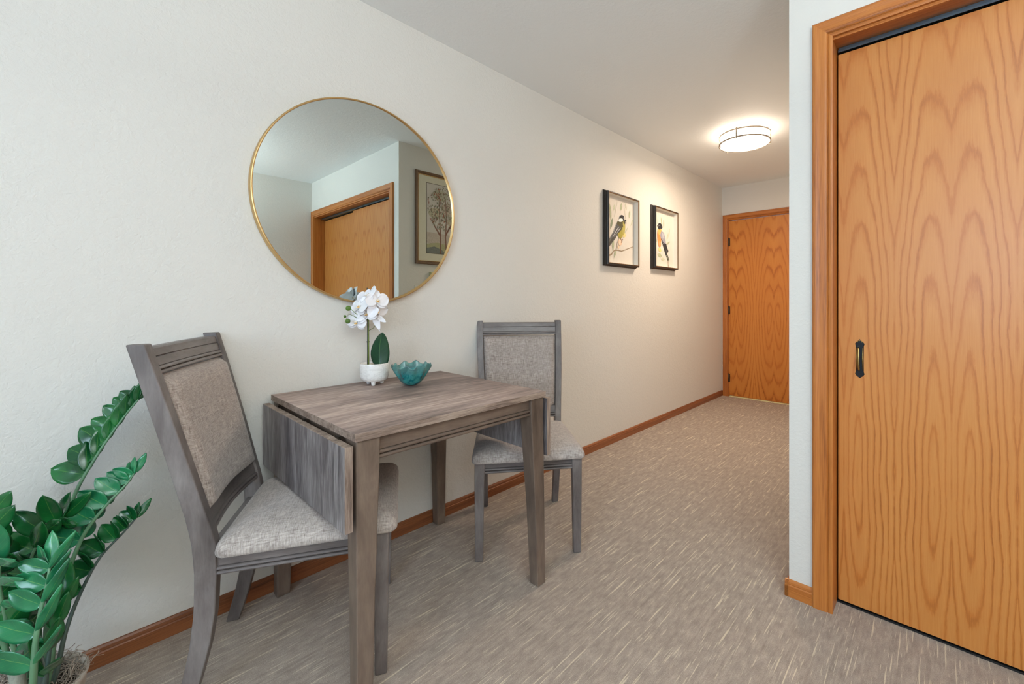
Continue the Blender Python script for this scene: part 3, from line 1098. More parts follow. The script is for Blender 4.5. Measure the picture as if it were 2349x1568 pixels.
bird1 = [
    lf(0.16, 0.24, 0.19, 0.022, 1.20), lf(0.30, 0.22, 0.13, 0.020, 1.9, PALE2), lf(0.54, 0.18, 0.13, 0.026, 1.75, PALE), lf(0.70, 0.16, 0.12, 0.016, 1.3, PALE2),
    lf(0.83, 0.26, 0.14, 0.020, 1.75, PALE), lf(0.92, 0.38, 0.16, 0.014, 2.1, PALE2), lf(0.07, 0.50, 0.24, 0.022, 1.35, (140, 150, 120)), lf(0.21, 0.47, 0.18, 0.024, 1.85, (132, 142, 118)),
    lf(0.18, 0.33, 0.22, 0.020, 1.5), lf(0.26, 0.76, 0.24, 0.026, 1.57, PALE), lf(0.33, 0.90, 0.16, 0.022, 1.9, PALE), lf(0.72, 0.52, 0.16, 0.010, 2.2, PALE2),
    rb([(0.30, 0.36), (0.34, 0.28), (0.40, 0.12)], 0.004, PALE2), rb([(0.72, 0.42), (0.66, 0.25), (0.62, 0.10)], 0.004, PALE2),
    rb([(0.05, 0.96), (0.20, 0.93), (0.30, 0.86), (0.42, 0.85), (0.55, 0.855), (0.74, 0.81), (0.97, 0.755)], 0.012, (150, 132, 108)),
    rb([(0.05, 0.96), (0.02, 0.86), (0.06, 0.70)], 0.006, PALE), rb([(0.36, 0.86), (0.40, 0.74), (0.46, 0.66)], 0.006, (150, 132, 108)),
    el(0.62, 0.60, 0.050, 0.040, 0.3, (226, 206, 140)), el(0.50, 0.72, 0.045, 0.055, 0.2, (232, 200, 172)), el(0.44, 0.80, 0.02, 0.03, 0.0, (228, 196, 160)),
    (GRY, [(0.30, 0.56), (0.42, 0.60), (0.34, 0.68), (0.12, 0.825), (0.03, 0.83), (0.04, 0.79)]),
    ((76, 74, 68), [(0.33, 0.60), (0.39, 0.62), (0.14, 0.81), (0.05, 0.82)]),
    el(0.53, 0.52, 0.085, 0.145, 0.45, OL), el(0.50, 0.60, 0.06, 0.07, 0.2, (168, 156, 70)), el(0.62, 0.50, 0.035, 0.11, 0.12, (178, 166, 88)),
    (OLD, [(0.40, 0.42), (0.54, 0.40), (0.60, 0.47), (0.50, 0.56), (0.36, 0.62), (0.28, 0.64)]),
    ((86, 86, 88), [(0.38, 0.46), (0.52, 0.50), (0.44, 0.58), (0.20, 0.70), (0.24, 0.62)]),
    rb([(0.44, 0.50), (0.34, 0.58), (0.24, 0.67)], 0.006, (206, 206, 204)), rb([(0.50, 0.51), (0.40, 0.58), (0.28, 0.66)], 0.005, (190, 190, 188)), rb([(0.36, 0.46), (0.31, 0.53), (0.27, 0.60)], 0.005, (180, 180, 176)),
    el(0.55, 0.355, 0.062, 0.050, -0.3, BLK), el(0.51, 0.388, 0.060, 0.026, -0.25, (236, 234, 230)), (BLK, [(0.64, 0.36), (0.72, 0.375), (0.65, 0.39)]), el(0.655, 0.405, 0.012, 0.030, 0.0, BLK),
    el(0.595, 0.345, 0.006, 0.006, 0, (230, 230, 228)),
    rb([(0.48, 0.64), (0.52, 0.68), (0.56, 0.71)], 0.006, (110, 84, 66)), rb([(0.58, 0.67), (0.55, 0.70), (0.53, 0.73)], 0.006, (110, 84, 66)),
]
bird2 = [
    lf(0.42, 0.20, 0.20, 0.020, 1.35), lf(0.52, 0.22, 0.18, 0.018, 1.55, PALE), lf(0.08, 0.22, 0.13, 0.014, 1.3, PALE2), lf(0.14, 0.50, 0.18, 0.028, 0.95, PALE), lf(0.70, 0.44, 0.16, 0.018, 1.9, PALE2), lf(0.78, 0.36, 0.18, 0.014, 1.85, PALE2),
    lf(0.74, 0.55, 0.14, 0.018, 2.6, PALE), lf(0.34, 0.80, 0.15, 0.036, 0.2, PALE), lf(0.48, 0.86, 0.13, 0.030, 0.0, PALE2), lf(0.62, 0.60, 0.14, 0.014, 2.1, PALE2),
    rb([(0.24, 0.24), (0.26, 0.14), (0.27, 0.05)], 0.004, PALE), rb([(0.74, 0.98), (0.72, 0.88), (0.64, 0.74), (0.56, 0.66)], 0.008, (150, 132, 104)),
    el(0.12, 0.37, 0.05, 0.05, 0.0, (236, 216, 168)), el(0.34, 0.70, 0.05, 0.035, 0.4, (236, 206, 140)), el(0.10, 0.26, 0.012, 0.02, 0, (158, 160, 132)),
    el(0.31, 0.48, 0.062, 0.155, -0.12, (228, 140, 76)), el(0.34, 0.38, 0.065, 0.06, 0, (226, 172, 96)), el(0.33, 0.60, 0.045, 0.055, 0.0, (226, 152, 104)),
    (BLK, [(0.44, 0.56), (0.60, 0.55), (0.74, 0.70), (0.70, 0.72), (0.60, 0.66), (0.78, 0.86), (0.72, 0.87), (0.58, 0.74)]),
    (BLK, [(0.54, 0.56), (0.64, 0.58), (0.72, 0.72), (0.68, 0.73)]),
    ((150, 150, 160), [(0.40, 0.36), (0.52, 0.38), (0.58, 0.47), (0.62, 0.57), (0.50, 0.585), (0.40, 0.52), (0.34, 0.44)]),
    ((176, 176, 184), [(0.42, 0.38), (0.50, 0.40), (0.54, 0.48), (0.46, 0.49)]), rb([(0.40, 0.50), (0.48, 0.56), (0.58, 0.575)], 0.010, (60, 60, 70)),
    el(0.36, 0.275, 0.070, 0.045, 0.35, BLK), el(0.31, 0.31, 0.035, 0.035, 0.2, BLK), (BLK, [(0.26, 0.27), (0.21, 0.285), (0.26, 0.30)]), el(0.30, 0.27, 0.006, 0.006, 0, (230, 230, 228)),
    rb([(0.64, 0.78), (0.72, 0.84), (0.76, 0.90)], 0.006, PALE),
]
bird1 = [(c, [(a, b - 0.055) for a, b in p]) for c, p in bird1]
picture('framed_picture', 'black shadow-box picture of an olive and black-capped bird, left of the pair', 'picture', 2.693, 3.142, 1.396, 1.952, bird1, group='bird shadow boxes on the long wall')
picture('framed_picture', 'black shadow-box picture of an orange-breasted bird, right of the pair nearer the door', 'picture', 3.420, 3.862, 1.414, 1.958, bird2, group='bird shadow boxes on the long wall')

# ================================================================== TREE PICTURE AND FITTINGS ON THE HALL WALL (seen in the mirror)
rnd = random.Random(7)
py0, py1, pz0, pz1 = 1.950, 2.56, 1.435, 2.243
e = thing('framed_picture', 'framed watercolour of trees in a cream mat, on the hallway wall seen in the mirror', 'picture', (XH, (py0 + py1) / 2, (pz0 + pz1) / 2))
W_, H_ = py1 - py0, pz1 - pz0
m = MB(); rings = []
prof = [(0, 0.0), (0, 0.016), (0.004, 0.022), (0.016, 0.020), (0.026, 0.014), (0.028, 0.016), (0.031, 0.014), (0.032, 0.006), (0.0, 0.0)]
for sy, sz in [(-1, -1), (1, -1), (1, 1), (-1, 1), (-1, -1)]:
    rings.append([(-b, sy * (W_ / 2 - a), sz * (H_ / 2 - a)) for a, b in prof])
m.loft(rings, 0, True, False, False)
for fi in range(len(m.f)):
    if fi % len(prof) in (4, 5, 6):
        m.mi[fi] = 1
m.build('picture_frame', [M['walnut'], M['gold']], e)
m = MB()
mats = [plain('cream_mat', (214, 210, 190), 0.8, 0, 0.02), plain('watercolour_sky', (204, 198, 190), 0.8, 0, 0.06, 6), paint((92, 82, 70))]
iw, ih = W_ - 0.06, H_ - 0.06


def quad(x, a0, a1, b0, b1, mi):
    m.poly([(x, a0, b0), (x, a0, b1), (x, a1, b1), (x, a1, b0)], mi)


quad(-0.006, -iw / 2, iw / 2, -ih / 2, ih / 2, 0)
ax0, ax1, az0, az1 = -W_ / 2 + 0.112, W_ / 2 - 0.112, -H_ / 2 + 0.102, H_ / 2 - 0.092
quad(-0.0065, ax0 - 0.004, ax1 + 0.004, az0 - 0.004, az1 + 0.004, 2)
quad(-0.0070, ax0, ax1, az0, az1, 1)


def pshape(rgb, pts, k):
    mt = paint(rgb)
    if mt not in mats:
        mats.append(mt)
    x = -0.0074 - 0.00003 * k
    P = [(x, lerp(ax0, ax1, s), lerp(az1, az0, t)) for s, t in pts]
    a = sum(P[i][1] * P[(i + 1) % len(P)][2] - P[(i + 1) % len(P)][1] * P[i][2] for i in range(len(P)))
    m.poly(P if a < 0 else P[::-1], mats.index(mt))


pshape((188, 176, 164), [(0, 0.70), (1, 0.72), (1, 0.88), (0, 0.86)], 0)
pshape((168, 166, 130), [(0, 0.87), (0.3, 0.84), (0.7, 0.88), (1, 0.86), (1, 1.0), (0, 1.0)], 1)
pshape((120, 124, 118), [(0, 0.93), (0.2, 0.9), (0.4, 0.94), (0.5, 1.0), (0, 1.0)], 2)
kk = 3
for cx_, cy_, r_, c_ in ((0.35, 0.15, 0.20, (184, 182, 162)), (0.22, 0.42, 0.18, (190, 182, 158)), (0.60, 0.33, 0.22, (188, 176, 162)), (0.75, 0.52, 0.20, (184, 178, 158))):
    pshape(c_, ell(cx_, cy_, r_, r_ * 0.42), kk); kk += 1
for trunk in ([(0.36, 1.0), (0.36, 0.7), (0.33, 0.42), (0.34, 0.12)], [(0.52, 1.0), (0.50, 0.75), (0.52, 0.5), (0.50, 0.2)], [(0.36, 0.74), (0.22, 0.62), (0.12, 0.50)], [(0.50, 0.72), (0.66, 0.55), (0.74, 0.36)]):
    pshape((128, 92, 78), ribbon(trunk, 0.018), kk); kk += 1
for i in range(520):
    a = rnd.uniform(0, 2 * math.pi); rr = math.sqrt(rnd.random())
    cx_, cy_ = 0.45 + rr * math.cos(a) * 0.46, 0.34 + rr * math.sin(a) * 0.32
    c_ = rnd.choice([(122, 128, 104), (148, 136, 114), (158, 150, 126), (164, 104, 82), (134, 110, 98), (110, 114, 94), (168, 160, 140)])
    s_ = rnd.uniform(0.007, 0.024)
    pshape(c_, ell(min(0.97, max(0.03, cx_)), cy_, s_, s_ * 0.45, rnd.uniform(0, 3), 7), kk); kk += 0.2
m.build('print', mats, e)

m = MB(); m.box((0, -0.055, -0.045), (-0.026, 0.055, 0.045), 0)
t_ = thing('thermostat', 'beige wall thermostat below the tree picture in the mirror', 'thermostat', (XH, 2.145, 1.325))
m.build('body', plain('beige_plastic', (198, 196, 150), 0.5), t_, bevel=0.004)
m = MB(); m.box((-0.026, -0.022, -0.022), (-0.029, 0.035, 0.028), 0)
m.build('dial', plain('dial_face', (150, 142, 112), 0.4), t_, bevel=0.001)
t_ = thing('light_switch', 'white light switch plate on the hallway wall in the mirror', 'light switch', (XH, 1.98, 1.19))
m = MB(); m.box((0, -0.036, -0.058), (-0.005, 0.036, 0.058)); m.build('plate', M['white_plastic'], t_, bevel=0.002)
m = MB(); m.hexa([(-0.005, -0.005, -0.011), (-0.005, 0.005, -0.011), (-0.005, 0.005, 0.011), (-0.005, -0.005, 0.011)][::-1], [(-0.013, -0.004, 0.0), (-0.013, 0.004, 0.0), (-0.013, 0.004, 0.008), (-0.013, -0.004, 0.008)][::-1])
m.build('toggle', M['white_plastic'], t_)


# ================================================================== CEILING LAMPS
def flush_lamp(label, x, y, r, mat, group=None, name='ceiling_lamp'):
    e = thing(name, label, 'ceiling lamp', (x, y, ZC))
    m = MB(); m.lathe([(0.001, 0.0), (r * 0.84, 0.0), (r * 0.84, -0.010), (r * 0.82, -0.012), (r * 0.001, -0.012)], 64)
    m.build('ceiling_plate', M['white_plastic'], e)
    m = MB()
    pr = [(r * 0.83, -0.0125), (r * 0.90, -0.018), (r * 0.915, -0.05), (r * 0.92, -0.080)]
    for i in range(1, 13):
        a = i / 12 * math.pi / 2
        pr.append((r * 0.92 * math.cos(a) + 0.0005, -0.080 - 0.034 * math.sin(a)))
    m.lathe(pr, 72)
    m.build('glass_shade', mat, e)
    def band(z0, z1, nm):
        m = MB(); m.lathe([(r * 0.965, z0), (r, z0), (r, z1), (r * 0.965, z1), (r * 0.965, z0)], 72, smooth=False)
        m.build(nm, M['nickel'], e)
    band(-0.030, -0.019, 'ring'); band(-0.090, -0.079, 'ring')
    for a in (-88.6, 31.4, 151.4):
        A = R(a)
        m = MB()
        cx_, cy_ = (r + 0.001) * math.cos(A), (r + 0.001) * math.sin(A)
        m.tube([(cx_, cy_, -0.015), (cx_, cy_, -0.092)], 0.0065, 10)
        m.tube([(cx_, cy_, -0.092), (cx_, cy_, -0.102)], [0.0045, 0.001], 10)
        m.tube([(cx_, cy_, -0.086), (r * 0.915 * math.cos(A), r * 0.915 * math.sin(A), -0.086)], 0.003, 8)
        m.build('post', M['nickel'], e)
    # the bulbs' downward light leaves through the bottom of the glass
    d = bpy.data.lights.new('lamp_bulb', 'AREA'); d.shape = 'DISK'; d.size = r * 1.5
    d.energy = 19.0; d.color = (1.0, 0.79, 0.60)
    o = bpy.data.objects.new('lamp_bulb', d); COL.objects.link(o); o.parent = e; o.location = (0, 0, -0.1155)
    return e


flush_lamp('lit round flush ceiling lamp with two nickel rings in the hallway', -1.150, 3.531, 0.190, M['dome'])


def fill_uplight(x, y):  # added, unseen light that brightens the ceiling from below
    e = thing('fill_lamp', 'added fill light on a lamp stand behind the camera, unseen', 'fill light', (x, y, 0))
    m = MB(); m.lathe([(0.001, 0.0), (0.14, 0.0), (0.14, 0.012), (0.02, 0.03), (0.001, 0.03)], 40); m.build('base', M['black_metal'], e)
    m = MB(); m.tube([(0, 0, 0.02), (0, 0, 1.72)], 0.012, 12); m.build('pole', M['black_metal'], e)
    m = MB(); m.lathe([(0.02, 1.70), (0.10, 1.73), (0.17, 1.79), (0.175, 1.80), (0.165, 1.795), (0.09, 1.75), (0.001, 1.745)], 40)
    m.build('lamp_shade', M['black_metal'], e)
    d = bpy.data.lights.new('ceiling_fill_light', 'AREA'); d.shape = 'DISK'; d.size = 0.26
    d.energy = max(L_FILL); k = max(max(L_FILL), 1e-6); d.color = tuple(c / k for c in L_FILL)
    o = bpy.data.objects.new('ceiling_fill_light', d); COL.objects.link(o); o.parent = e
    o.location = (0, 0, 1.793); o.rotation_euler = (math.pi, 0, 0)
    return e


fill_uplight(0.95, -0.10)

# ================================================================== ORCHID
OC = Vector((-1.800, 0.853, TZ))
orc = thing('potted_orchid', 'white artificial orchid in a small marbled pot with feet, on the table', 'potted plant', OC)
RT = Vector((CY, SY, 0)); UPV = Vector((0, 0, 1)); FW = Vector((-SY, CY, 0))   # a handy frame for the flower spray
m = MB()
PR = 0.058
prof = [(0.001, 0.013), (0.024, 0.0135), (0.043, 0.017), (0.052, 0.024), (0.0565, 0.036), (0.058, 0.052), (0.058, 0.072), (0.0580, 0.090), (0.0568, 0.0925), (0.0545, 0.0915), (0.053, 0.080), (0.001, 0.080)]
m.lathe(prof, 48)
pot = m.build('pot', M['marble'], orc)
for k in range(3):
    a = math.atan2(-FW.y, -FW.x) + 0.25 + k * 2 * math.pi / 3 + (0.0)
    h = MB()
    h.lathe([(0.001, 0.0), (0.0065, 0.0005), (0.008, 0.004), (0.0105, 0.018), (0.011, 0.032)], 16, (0.031 * math.cos(a), 0.031 * math.sin(a), 0))
    h.build('foot', M['marble'], pot)
m = MB(); rnd = random.Random(3)
for i in range(60):
    a, rr = rnd.uniform(0, 6.28), 0.050 * math.sqrt(rnd.random())
    m.sphere((rr * math.cos(a), rr * math.sin(a), 0.081), rnd.uniform(0.005, 0.008), 8, 0, (1, 1, 0.7))
tag(m.build('gravel', plain('cream_gravel', (226, 218, 202), 0.8), orc), 'cream pebbles filling the pot')


def od(px, py, f=0.0):
    """offset in the orchid frame from pixels: the pot centre line stands at x 854, rim level 832"""
    s = 1.842 / F_PX
    return RT * ((px - 854) * s) + UPV * (0.0905 + (832 - py) * s) + FW * f


m = MB(); m.tube([od(838, 838), od(838, 760), od(838, 700), od(837, 660, 0.0)], 0.0022, 8)
m.build('stake', M['stake'], orc)
m = MB(); m.tube([od(841, 838, -0.004), od(841, 780, -0.004), od(842, 740, -0.010), od(846, 705, -0.022), od(854, 685, -0.025), od(866, 680, -0.028)], [0.0032, 0.003, 0.0028, 0.0024, 0.002, 0.0015], 10)
m.tube([od(842, 757, -0.004), od(852, 752, -0.006), od(858, 746, -0.008)], 0.0013, 8)
m.tube([od(842, 735, -0.008), od(828, 722, -0.05), od(818, 706, -0.078)], 0.0013, 8)
m.tube([od(828, 728, -0.05), od(812, 718, -0.068), od(808, 728, -0.068), od(815, 736, -0.08)], 0.0011, 8)
m.build('stem', M['orchid_stem'], orc)
m = MB(); m.lathe([(0.006, -0.0012), (0.0072, 0), (0.006, 0.0012), (0.005, 0)], 16, od(839.5, 783, -0.002)); m.build('clip', M['black'], orc)
for (x, y, f, r) in ((816, 706, -0.085, 0.0105), (815, 734, -0.085, 0.0100), (804, 724, -0.068, 0.0058), (808, 736, -0.070, 0.004)):
    m = MB(); m.sphere(od(x, y, f), r, 16, 0, (1, 1, 1.02)); m.build('bud', M['bud'], orc)

# the single broad leaf
m = MB(); rows = []
path = [(866, 836), (864, 820), (865, 800), (870, 780), (876, 762)]
nl = 16
for i in range(nl + 1):
    t = i / nl
    y = lerp(836, 761, t)
    cx_ = 868 + 8 * (t ** 1.4) - 3 * math.sin(math.pi * t)
    hw = 21.5 * (math.sin(math.pi * min(1, (0.10 + t * 0.90) ** 0.78)) ** 0.62) if t < 1 else 0.2
    hw = max(hw, 0.3)
    row = []
    for j in range(9):
        u = -1 + 2 * j / 8
        row.append(od(cx_ + u * hw, y, -0.012 + 0.010 * abs(u) * (1 - 0.3 * t) - 0.03 * t * t + 0.015 * t))
    rows.append(row)
m.loft(rows, 0, False, False, True, uvs=lambda i, j: (j / 8, i / nl))
m.build('leaf', M['orchid_leaf'], orc, solid=0.0012)


def petal(mb, c, d, nrm, L, W_, cup=0.12, mi=0, wavy=0.0, flat=0.5):
    """rounded petal from c along d, facing nrm"""
    d = d.normalized(); s = d.cross(nrm).normalized(); nn = s.cross(d).normalized()
    rows = []
    for i in range(11):
        t = i / 10
        hw = W_ / 2 * max(0.04, max(0.0, math.sin(math.pi * (0.07 + 0.93 * t) ** flat)) ** 0.6)
        row = []
        for j in range(9):
            u = -1 + 2 * j / 8
            lift = -cup * L * (t * t) + cup * W_ * (u * u) * 0.5 + wavy * math.sin(u * 4 + t * 5) * L
            row.append(c + d * (t * L) + s * (u * hw) + nn * lift)
        rows.append(row)
    mb.loft(rows, mi, False, False, True)


def orchid_flower(c, face, up, size=0.042, open_=1.0):
    """face: the way the flower looks; up: direction of its top sepal"""
    face = face.normalized(); up = (up - face * up.dot(face)).normalized(); rt = up.cross(face).normalized()
    fl = MB()
    b = size
    for ang, L, Wd, off in ((90, 1.0, 0.72, -0.002), (215, 0.98, 0.70, -0.002), (325, 0.98, 0.70, -0.002), (8, 1.08, 1.22, 0.002), (172, 1.08, 1.22, 0.002)):
        A = R(ang)
        d = rt * math.cos(A) + up * math.sin(A)
        petal(fl, c + face * off, d + face * 0.10, face, b * L, b * Wd, 0.10, 0, 0.010, 1.15)
    f = fl.build('flower', M['petal'], orc, solid=0.0006)
    lp = MB()
    petal(lp, c + face * 0.003, -up * 0.7 + face * 0.8, face + up, b * 0.42, b * 0.30, -0.3, 0)
    for s in (-1, 1):
        petal(lp, c + face * 0.003, rt * s * 0.7 + face * 0.9 - up * 0.1, up, b * 0.26, b * 0.22, -0.4, 0)
    lp.sphere(c + face * 0.008 + up * 0.002, b * 0.09, 10, 0)
    lp.build('lip', M['lip_white'], f, solid=0.0006)
    yl = MB()
    for s in (-1, 1):
        yl.sphere(c + face * 0.010 + rt * s * b * 0.06 - up * b * 0.10, b * 0.055, 10)
    yl.build('throat', M['yellow'], f)


orchid_flower(od(826, 737, -0.050), -FW * 1.0 - UPV * 0.10 - RT * 0.15, UPV + RT * 0.15, 0.043)
orchid_flower(od(831, 704, -0.040), -FW * 0.8 - RT * 0.5 + UPV * 0.45, UPV, 0.052)
orchid_flower(od(848, 722, -0.045), -FW * 0.9 + UPV * 0.65 - RT * 0.2, UPV - RT * 0.3, 0.050)
orchid_flower(od(868, 690, -0.040), -FW * 0.7 + RT * 0.75 + UPV * 0.1, UPV, 0.047)
orchid_flower(od(849, 678, -0.020), -FW * 0.5 + UPV * 0.35 - RT * 0.55, UPV * 0.9 + FW * 0.4, 0.050)
orchid_flower(od(864, 712, -0.022), -FW * 0.5 + RT * 0.75 - UPV * 0.25, UPV, 0.046)
orchid_flower(od(838, 684, -0.004), FW * 0.5 - RT * 0.7 + UPV * 0.30, UPV, 0.042)
# the spent drooping petals
fl = MB()
petal(fl, od(862, 730, -0.026), RT * 0.35 - UPV * 1.0, -FW, 0.050, 0.030, 0.05, 0)
petal(fl, od(866, 726, -0.026), RT * 0.9 - UPV * 0.55, -FW, 0.042, 0.024, 0.05, 0)
petal(fl, od(860, 738, -0.024), RT * 0.55 - UPV * 1.0, -FW, 0.046, 0.008, 0.05, 0)
fl.build('flower', M['petal'], orc, solid=0.0006)

# ================================================================== GLASS BOWL
m = MB()
BC = Vector((-1.668, 0.950, TZ))
rows = []
nb = 128
for (t, z) in ((0.0, 0.0015), (0.16, 0.001), (0.28, 0.002), (0.42, 0.009), (0.56, 0.020), (0.70, 0.034), (0.82, 0.048), (0.91, 0.058), (0.97, 0.065), (1.0, 0.069)):
    ring = []
    for k in range(nb):
        a = 2 * math.pi * k / nb
        w = max(0, (t - 0.45) / 0.55) ** 1.6
        rr = 0.078 * t ** 0.92 * (1 + 0.045 * w * math.sin(10 * a)) + 0.0005
        zz = 0.0045 + z * 1.12 + w * 0.0085 * (1 - 1.6 * abs(math.sin(5 * a + 0.7)) ** 2.2 + 0.5) + w * 0.003 * math.sin(3 * a)
        ring.append((rr * math.cos(a), rr * math.sin(a), zz))
    rows.append(ring)
m.loft(rows, 0, True, False, True)
m.poly(list(reversed(rows[0])), 0)
bw = m.build('glass_bowl', M['bowl'], None)
bw.location = BC
md = bw.modifiers.new('solid', 'SOLIDIFY'); md.thickness = 0.0042; md.offset = 1
md = bw.modifiers.new('sub', 'SUBSURF'); md.levels = 1; md.render_levels = 1
tag(bw, 'teal blown-glass bowl with a ruffled rim, on the table beside the orchid', 'bowl')

# ================================================================== ZZ PLANT
PC = Vector((-1.641, -0.090, 0))
zz = thing('potted_zz_plant', 'tall artificial plant with glossy green paired leaves at the left edge of the view', 'potted plant', PC)
m = MB()
m.lathe([(0.001, 0.0), (0.085, 0.0), (0.092, 0.006), (0.112, 0.168), (0.116, 0.177), (0.114, 0.183), (0.108, 0.182), (0.104, 0.168), (0.10, 0.155), (0.001, 0.155)], 64)
m.build('pot', M['pot_beige'], zz)
m = MB(); m.lathe([(0.001, 0.168), (0.05, 0.168), (0.104, 0.161)], 40); m.build('soil', M['soil'], zz)
rnd = random.Random(11)
m = MB()
for i in range(620):
    a, rr = rnd.uniform(0, 6.283), 0.108 * math.sqrt(rnd.random())
    p = Vector((rr * math.cos(a), rr * math.sin(a), 0.172 + 0.022 * rnd.random() * (1.3 - rr / 0.108)))
    d = Vector((rnd.uniform(-1, 1), rnd.uniform(-1, 1), rnd.uniform(-0.2, 0.5))).normalized()
    ax = Vector((rnd.uniform(-1, 1), rnd.uniform(-1, 1), rnd.uniform(-1, 1))).normalized()
    pts = []
    step = rnd.uniform(0.004, 0.008); turn = rnd.uniform(0.25, 1.0) * rnd.choice((-1, 1))
    for k in range(9):
        pts.append(p.copy())
        d = (Matrix.Rotation(turn, 3, ax) @ d).normalized()
        p = p + d * step
        p.z = max(p.z, 0.169 if p.xy.length < 0.106 else 0.185)
    m.tube(pts, rnd.uniform(0.0005, 0.0011), 4)
mo = m.build('moss', M['moss'], zz)
mo['kind'] = 'stuff'


def zl(px, py, d):
    return at(px, py, d) - PC


def zz_leaf(mb, base, d, wv, L, Wd, mi=0, bend=0.12, fold=0.22):
    d = d.normalized(); wv = (wv - d * wv.dot(d)).normalized(); nn = d.cross(wv).normalized()
    rows = []
    N = 12
    for i in range(N + 1):
        t = i / N
        hw = Wd / 2 * (math.sin(math.pi * t ** 0.82) ** 0.72 if 0 < t < 1 else 0.02)
        hw = max(hw, 0.0008)
        row = []
        for j in range(9):
            u = -1 + 2 * j / 8
            row.append(base + d * (t * L) + wv * (u * hw) + nn * (fold * hw * abs(u) ** 1.3 - bend * L * t * t + 0.012 * L * math.sin(t * 9 + u * 2)))
        rows.append(row)
    mb.loft(rows, mi, False, False, True, uvs=lambda i, j: (j / 8, i / N))


def catmull(P, n):
    out = []
    Q = [P[0]] + list(P) + [P[-1]]
    seg = len(P) - 1
    for k in range(n + 1):
        s = k / n * seg
        i = min(int(s), seg - 1); t = s - i
        p0, p1, p2, p3 = Q[i], Q[i + 1], Q[i + 2], Q[i + 3]
        out.append(0.5 * ((2 * p1) + (p2 - p0) * t + (2 * p0 - 5 * p1 + 4 * p2 - p3) * t * t + (3 * p1 - p0 - 3 * p2 + p3) * t ** 3))
    return out


AW = -FW      # towards the camera side


def zz_stem(pts, r0, start, npair, L0, L1, A, B, WA=0.62, WB=0.5, seed=0, mat='zz_leaf', stem='zz_stem', jitter=0.12, wa=(1, 0, 0), wb=(0.3, 1, 0.2), flip=1, end=0.95, LB=1.0):
    """A, B: directions of the two leaf rows as (along stem, across, towards the room) weights"""
    rn = random.Random(seed)
    Q = [zl(*p) for p in pts]
    if Q[0].z > 0.16:
        d0 = Q[0] - Vector((Q[0].x, Q[0].y, 0)) * 0.25
        Q = [Vector((d0.x * 0.9, d0.y * 0.9, 0.155))] + Q
        start = 0.12 + 0.86 * start
    P = catmull(Q, 40)
    m = MB(); m.tube(P, [lerp(r0, r0 * 0.28, (i / 40) ** 0.8) for i in range(41)], 10)
    st = m.build('stem', M[stem], zz)
    lm = MB()
    def frame(i):
        T = (P[min(40, i + 1)] - P[max(0, i - 1)]).normalized()
        C = (AW - T * AW.dot(T)).normalized()
        N = C.cross(T).normalized() * flip
        return T, N, C
    for k in range(npair):
        t = lerp(start, end, k / (npair - 1))
        for row, (W3, wid, wv3, off) in enumerate(((B, WB, wb, 0.012), (A, WA, wa, 0.0))):
            tt = min(0.99, t + off)
            i = min(39, int(tt * 40)); p = P[i].lerp(P[i + 1], tt * 40 - i)
            T, N, C = frame(i)
            L = lerp(L0, L1, k / (npair - 1)) * rn.uniform(0.93, 1.07) * (LB if row == 0 else 1)
            j = lambda: rn.uniform(-jitter, jitter)
            d = T * (W3[0] + j()) + N * (W3[1] + j()) + C * (W3[2] + j())
            wv = T * (wv3[0] + j()) + N * (wv3[1] + j() * .5) + C * (wv3[2] + j())
            zz_leaf(lm, p, d, wv, L, L * wid, 0, rn.uniform(0.02, 0.16), -0.22)
    T, N, C = frame(40)
    zz_leaf(lm, P[40], T + N * 0.1, N + C * 0.4, L1 * 1.2, L1 * 0.42, 0, 0.02, -0.2)
    zz_leaf(lm, P[39], T * 0.8 + N * 0.5, T - N * 0.3 + C * 0.3, L1 * 1.0, L1 * 0.5, 0, 0.02, -0.2)
    lm.build('foliage', M[mat], st, solid=0.0009)
    return st


# three tall fronds reaching right, just off the wall
zz_stem([(100, 1545, 1.05), (118, 1330, 1.10), (165, 1150, 1.15), (225, 1040, 1.20), (285, 955, 1.24), (318, 915, 1.26)], 0.0075, 0.54, 7, 0.086, 0.054, (0.15, 1, 0.1), (1.0, 0.32, 0.35), 0.76, 0.42, 1, wb=(0.1, 0.6, 0.8))
zz_stem([(112, 1545, 1.02), (140, 1370, 1.06), (185, 1240, 1.09), (238, 1165, 1.12), (288, 1112, 1.15), (308, 1085, 1.16)], 0.0075, 0.44, 6, 0.082, 0.046, (0.1, 1, 0.25), (0.5, 0.85, -0.5), 0.68, 0.55, 2, mat='zz_leaf2')
zz_stem([(128, 1545, 1.04), (150, 1450, 1.06), (182, 1365, 1.09), (228, 1280, 1.12), (282, 1222, 1.15), (312, 1188, 1.17)], 0.0065, 0.46, 6, 0.066, 0.044, (0.2, 1, 0.2), (0.5, 0.8, 0.5), 0.80, 0.7, 3, stem='zz_stem_dark')
# front frond with its light stem
zz_stem([(76, 1560, 0.90), (82, 1470, 0.90), (96, 1390, 0.91), (108, 1340, 0.92), (114, 1300, 0.93)], 0.0078, 0.16, 5, 0.082, 0.062, (0.55, 1, 0.2), (1.0, -0.55, 0.0), 0.60, 0.25, 4, mat='zz_leaf2', wa=(1, -0.3, 0), wb=(0.2, 0.3, 1), LB=1.2)
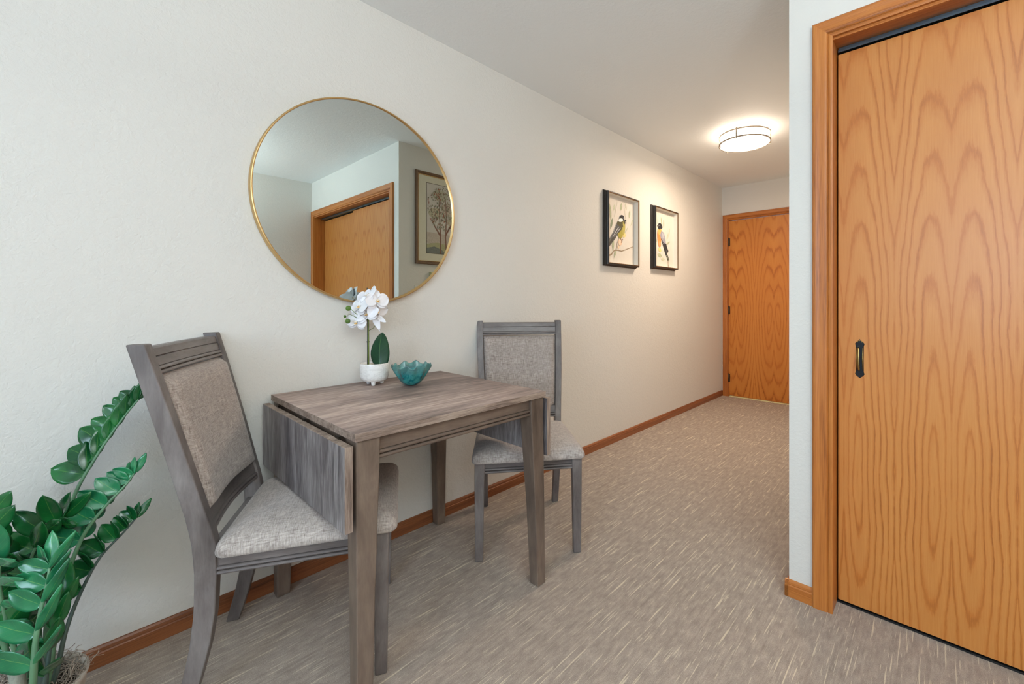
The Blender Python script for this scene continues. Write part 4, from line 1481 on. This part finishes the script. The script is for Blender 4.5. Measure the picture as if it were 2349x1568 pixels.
# fronds leaning left and forward, mostly cut by the frame
zz_stem([(60, 1545, 1.02), (48, 1420, 1.03), (62, 1310, 1.05), (95, 1230, 1.07), (135, 1195, 1.08)], 0.007, 0.40, 5, 0.108, 0.076, (0.3, 1, 0.2), (0.7, -0.4, 0.6), 0.58, 0.45, 5)
zz_stem([(30, 1545, 0.98), (-10, 1420, 0.96), (-30, 1320, 0.95), (-35, 1240, 0.95), (-30, 1190, 0.96)], 0.007, 0.25, 6, 0.105, 0.080, (0.5, 1, 0.2), (0.6, -0.9, 0.2), 0.52, 0.50, 6)
zz_stem([(50, 1550, 0.98), (28, 1470, 0.97), (10, 1400, 0.95), (0, 1340, 0.93), (0, 1290, 0.92)], 0.007, 0.18, 5, 0.100, 0.080, (0.5, 1, 0.2), (0.6, -0.9, 0.3), 0.52, 0.5, 7, mat='zz_leaf2')
zz_stem([(95, 1545, 1.06), (90, 1430, 1.07), (96, 1340, 1.08), (110, 1280, 1.09), (130, 1240, 1.10)], 0.0065, 0.30, 6, 0.095, 0.066, (0.3, 1, 0.1), (0.7, -0.6, 0.5), 0.58, 0.5, 8)
zz_stem([(105, 1550, 0.97), (114, 1490, 0.97), (124, 1440, 0.98), (136, 1395, 0.99)], 0.006, 0.15, 4, 0.105, 0.085, (0.9, 0.5, 0.1), (0.95, -0.45, 0.2), 0.34, 0.32, 9, stem='zz_stem_dark', wa=(0.3, -0.5, 1), wb=(0.3, 0.5, 1))
zz_stem([(70, 1545, 1.05), (50, 1440, 1.05), (20, 1340, 1.05), (-10, 1260, 1.05), (-30, 1210, 1.05)], 0.0065, 0.30, 6, 0.098, 0.072, (0.3, 0.6, 0.5), (0.5, -0.9, 0.3), 0.56, 0.54, 10)
# two cut canes
for (x0, y0, x1, y1, d, r) in ((46, 1600, 34, 1500, 0.94, 0.0125), (100, 1600, 98, 1515, 1.0, 0.009)):
    m = MB(); a, b_ = zl(x0, y0, d), zl(x1, y1, d)
    P = [a.lerp(b_, i / 6) for i in range(7)]
    m.tube(P, [r * (1 + 0.06 * math.sin(i * 2.1)) for i in range(7)], 14)
    m.build('cane', M['cane'] if r > 0.01 else M['zz_stem_dark'], zz)
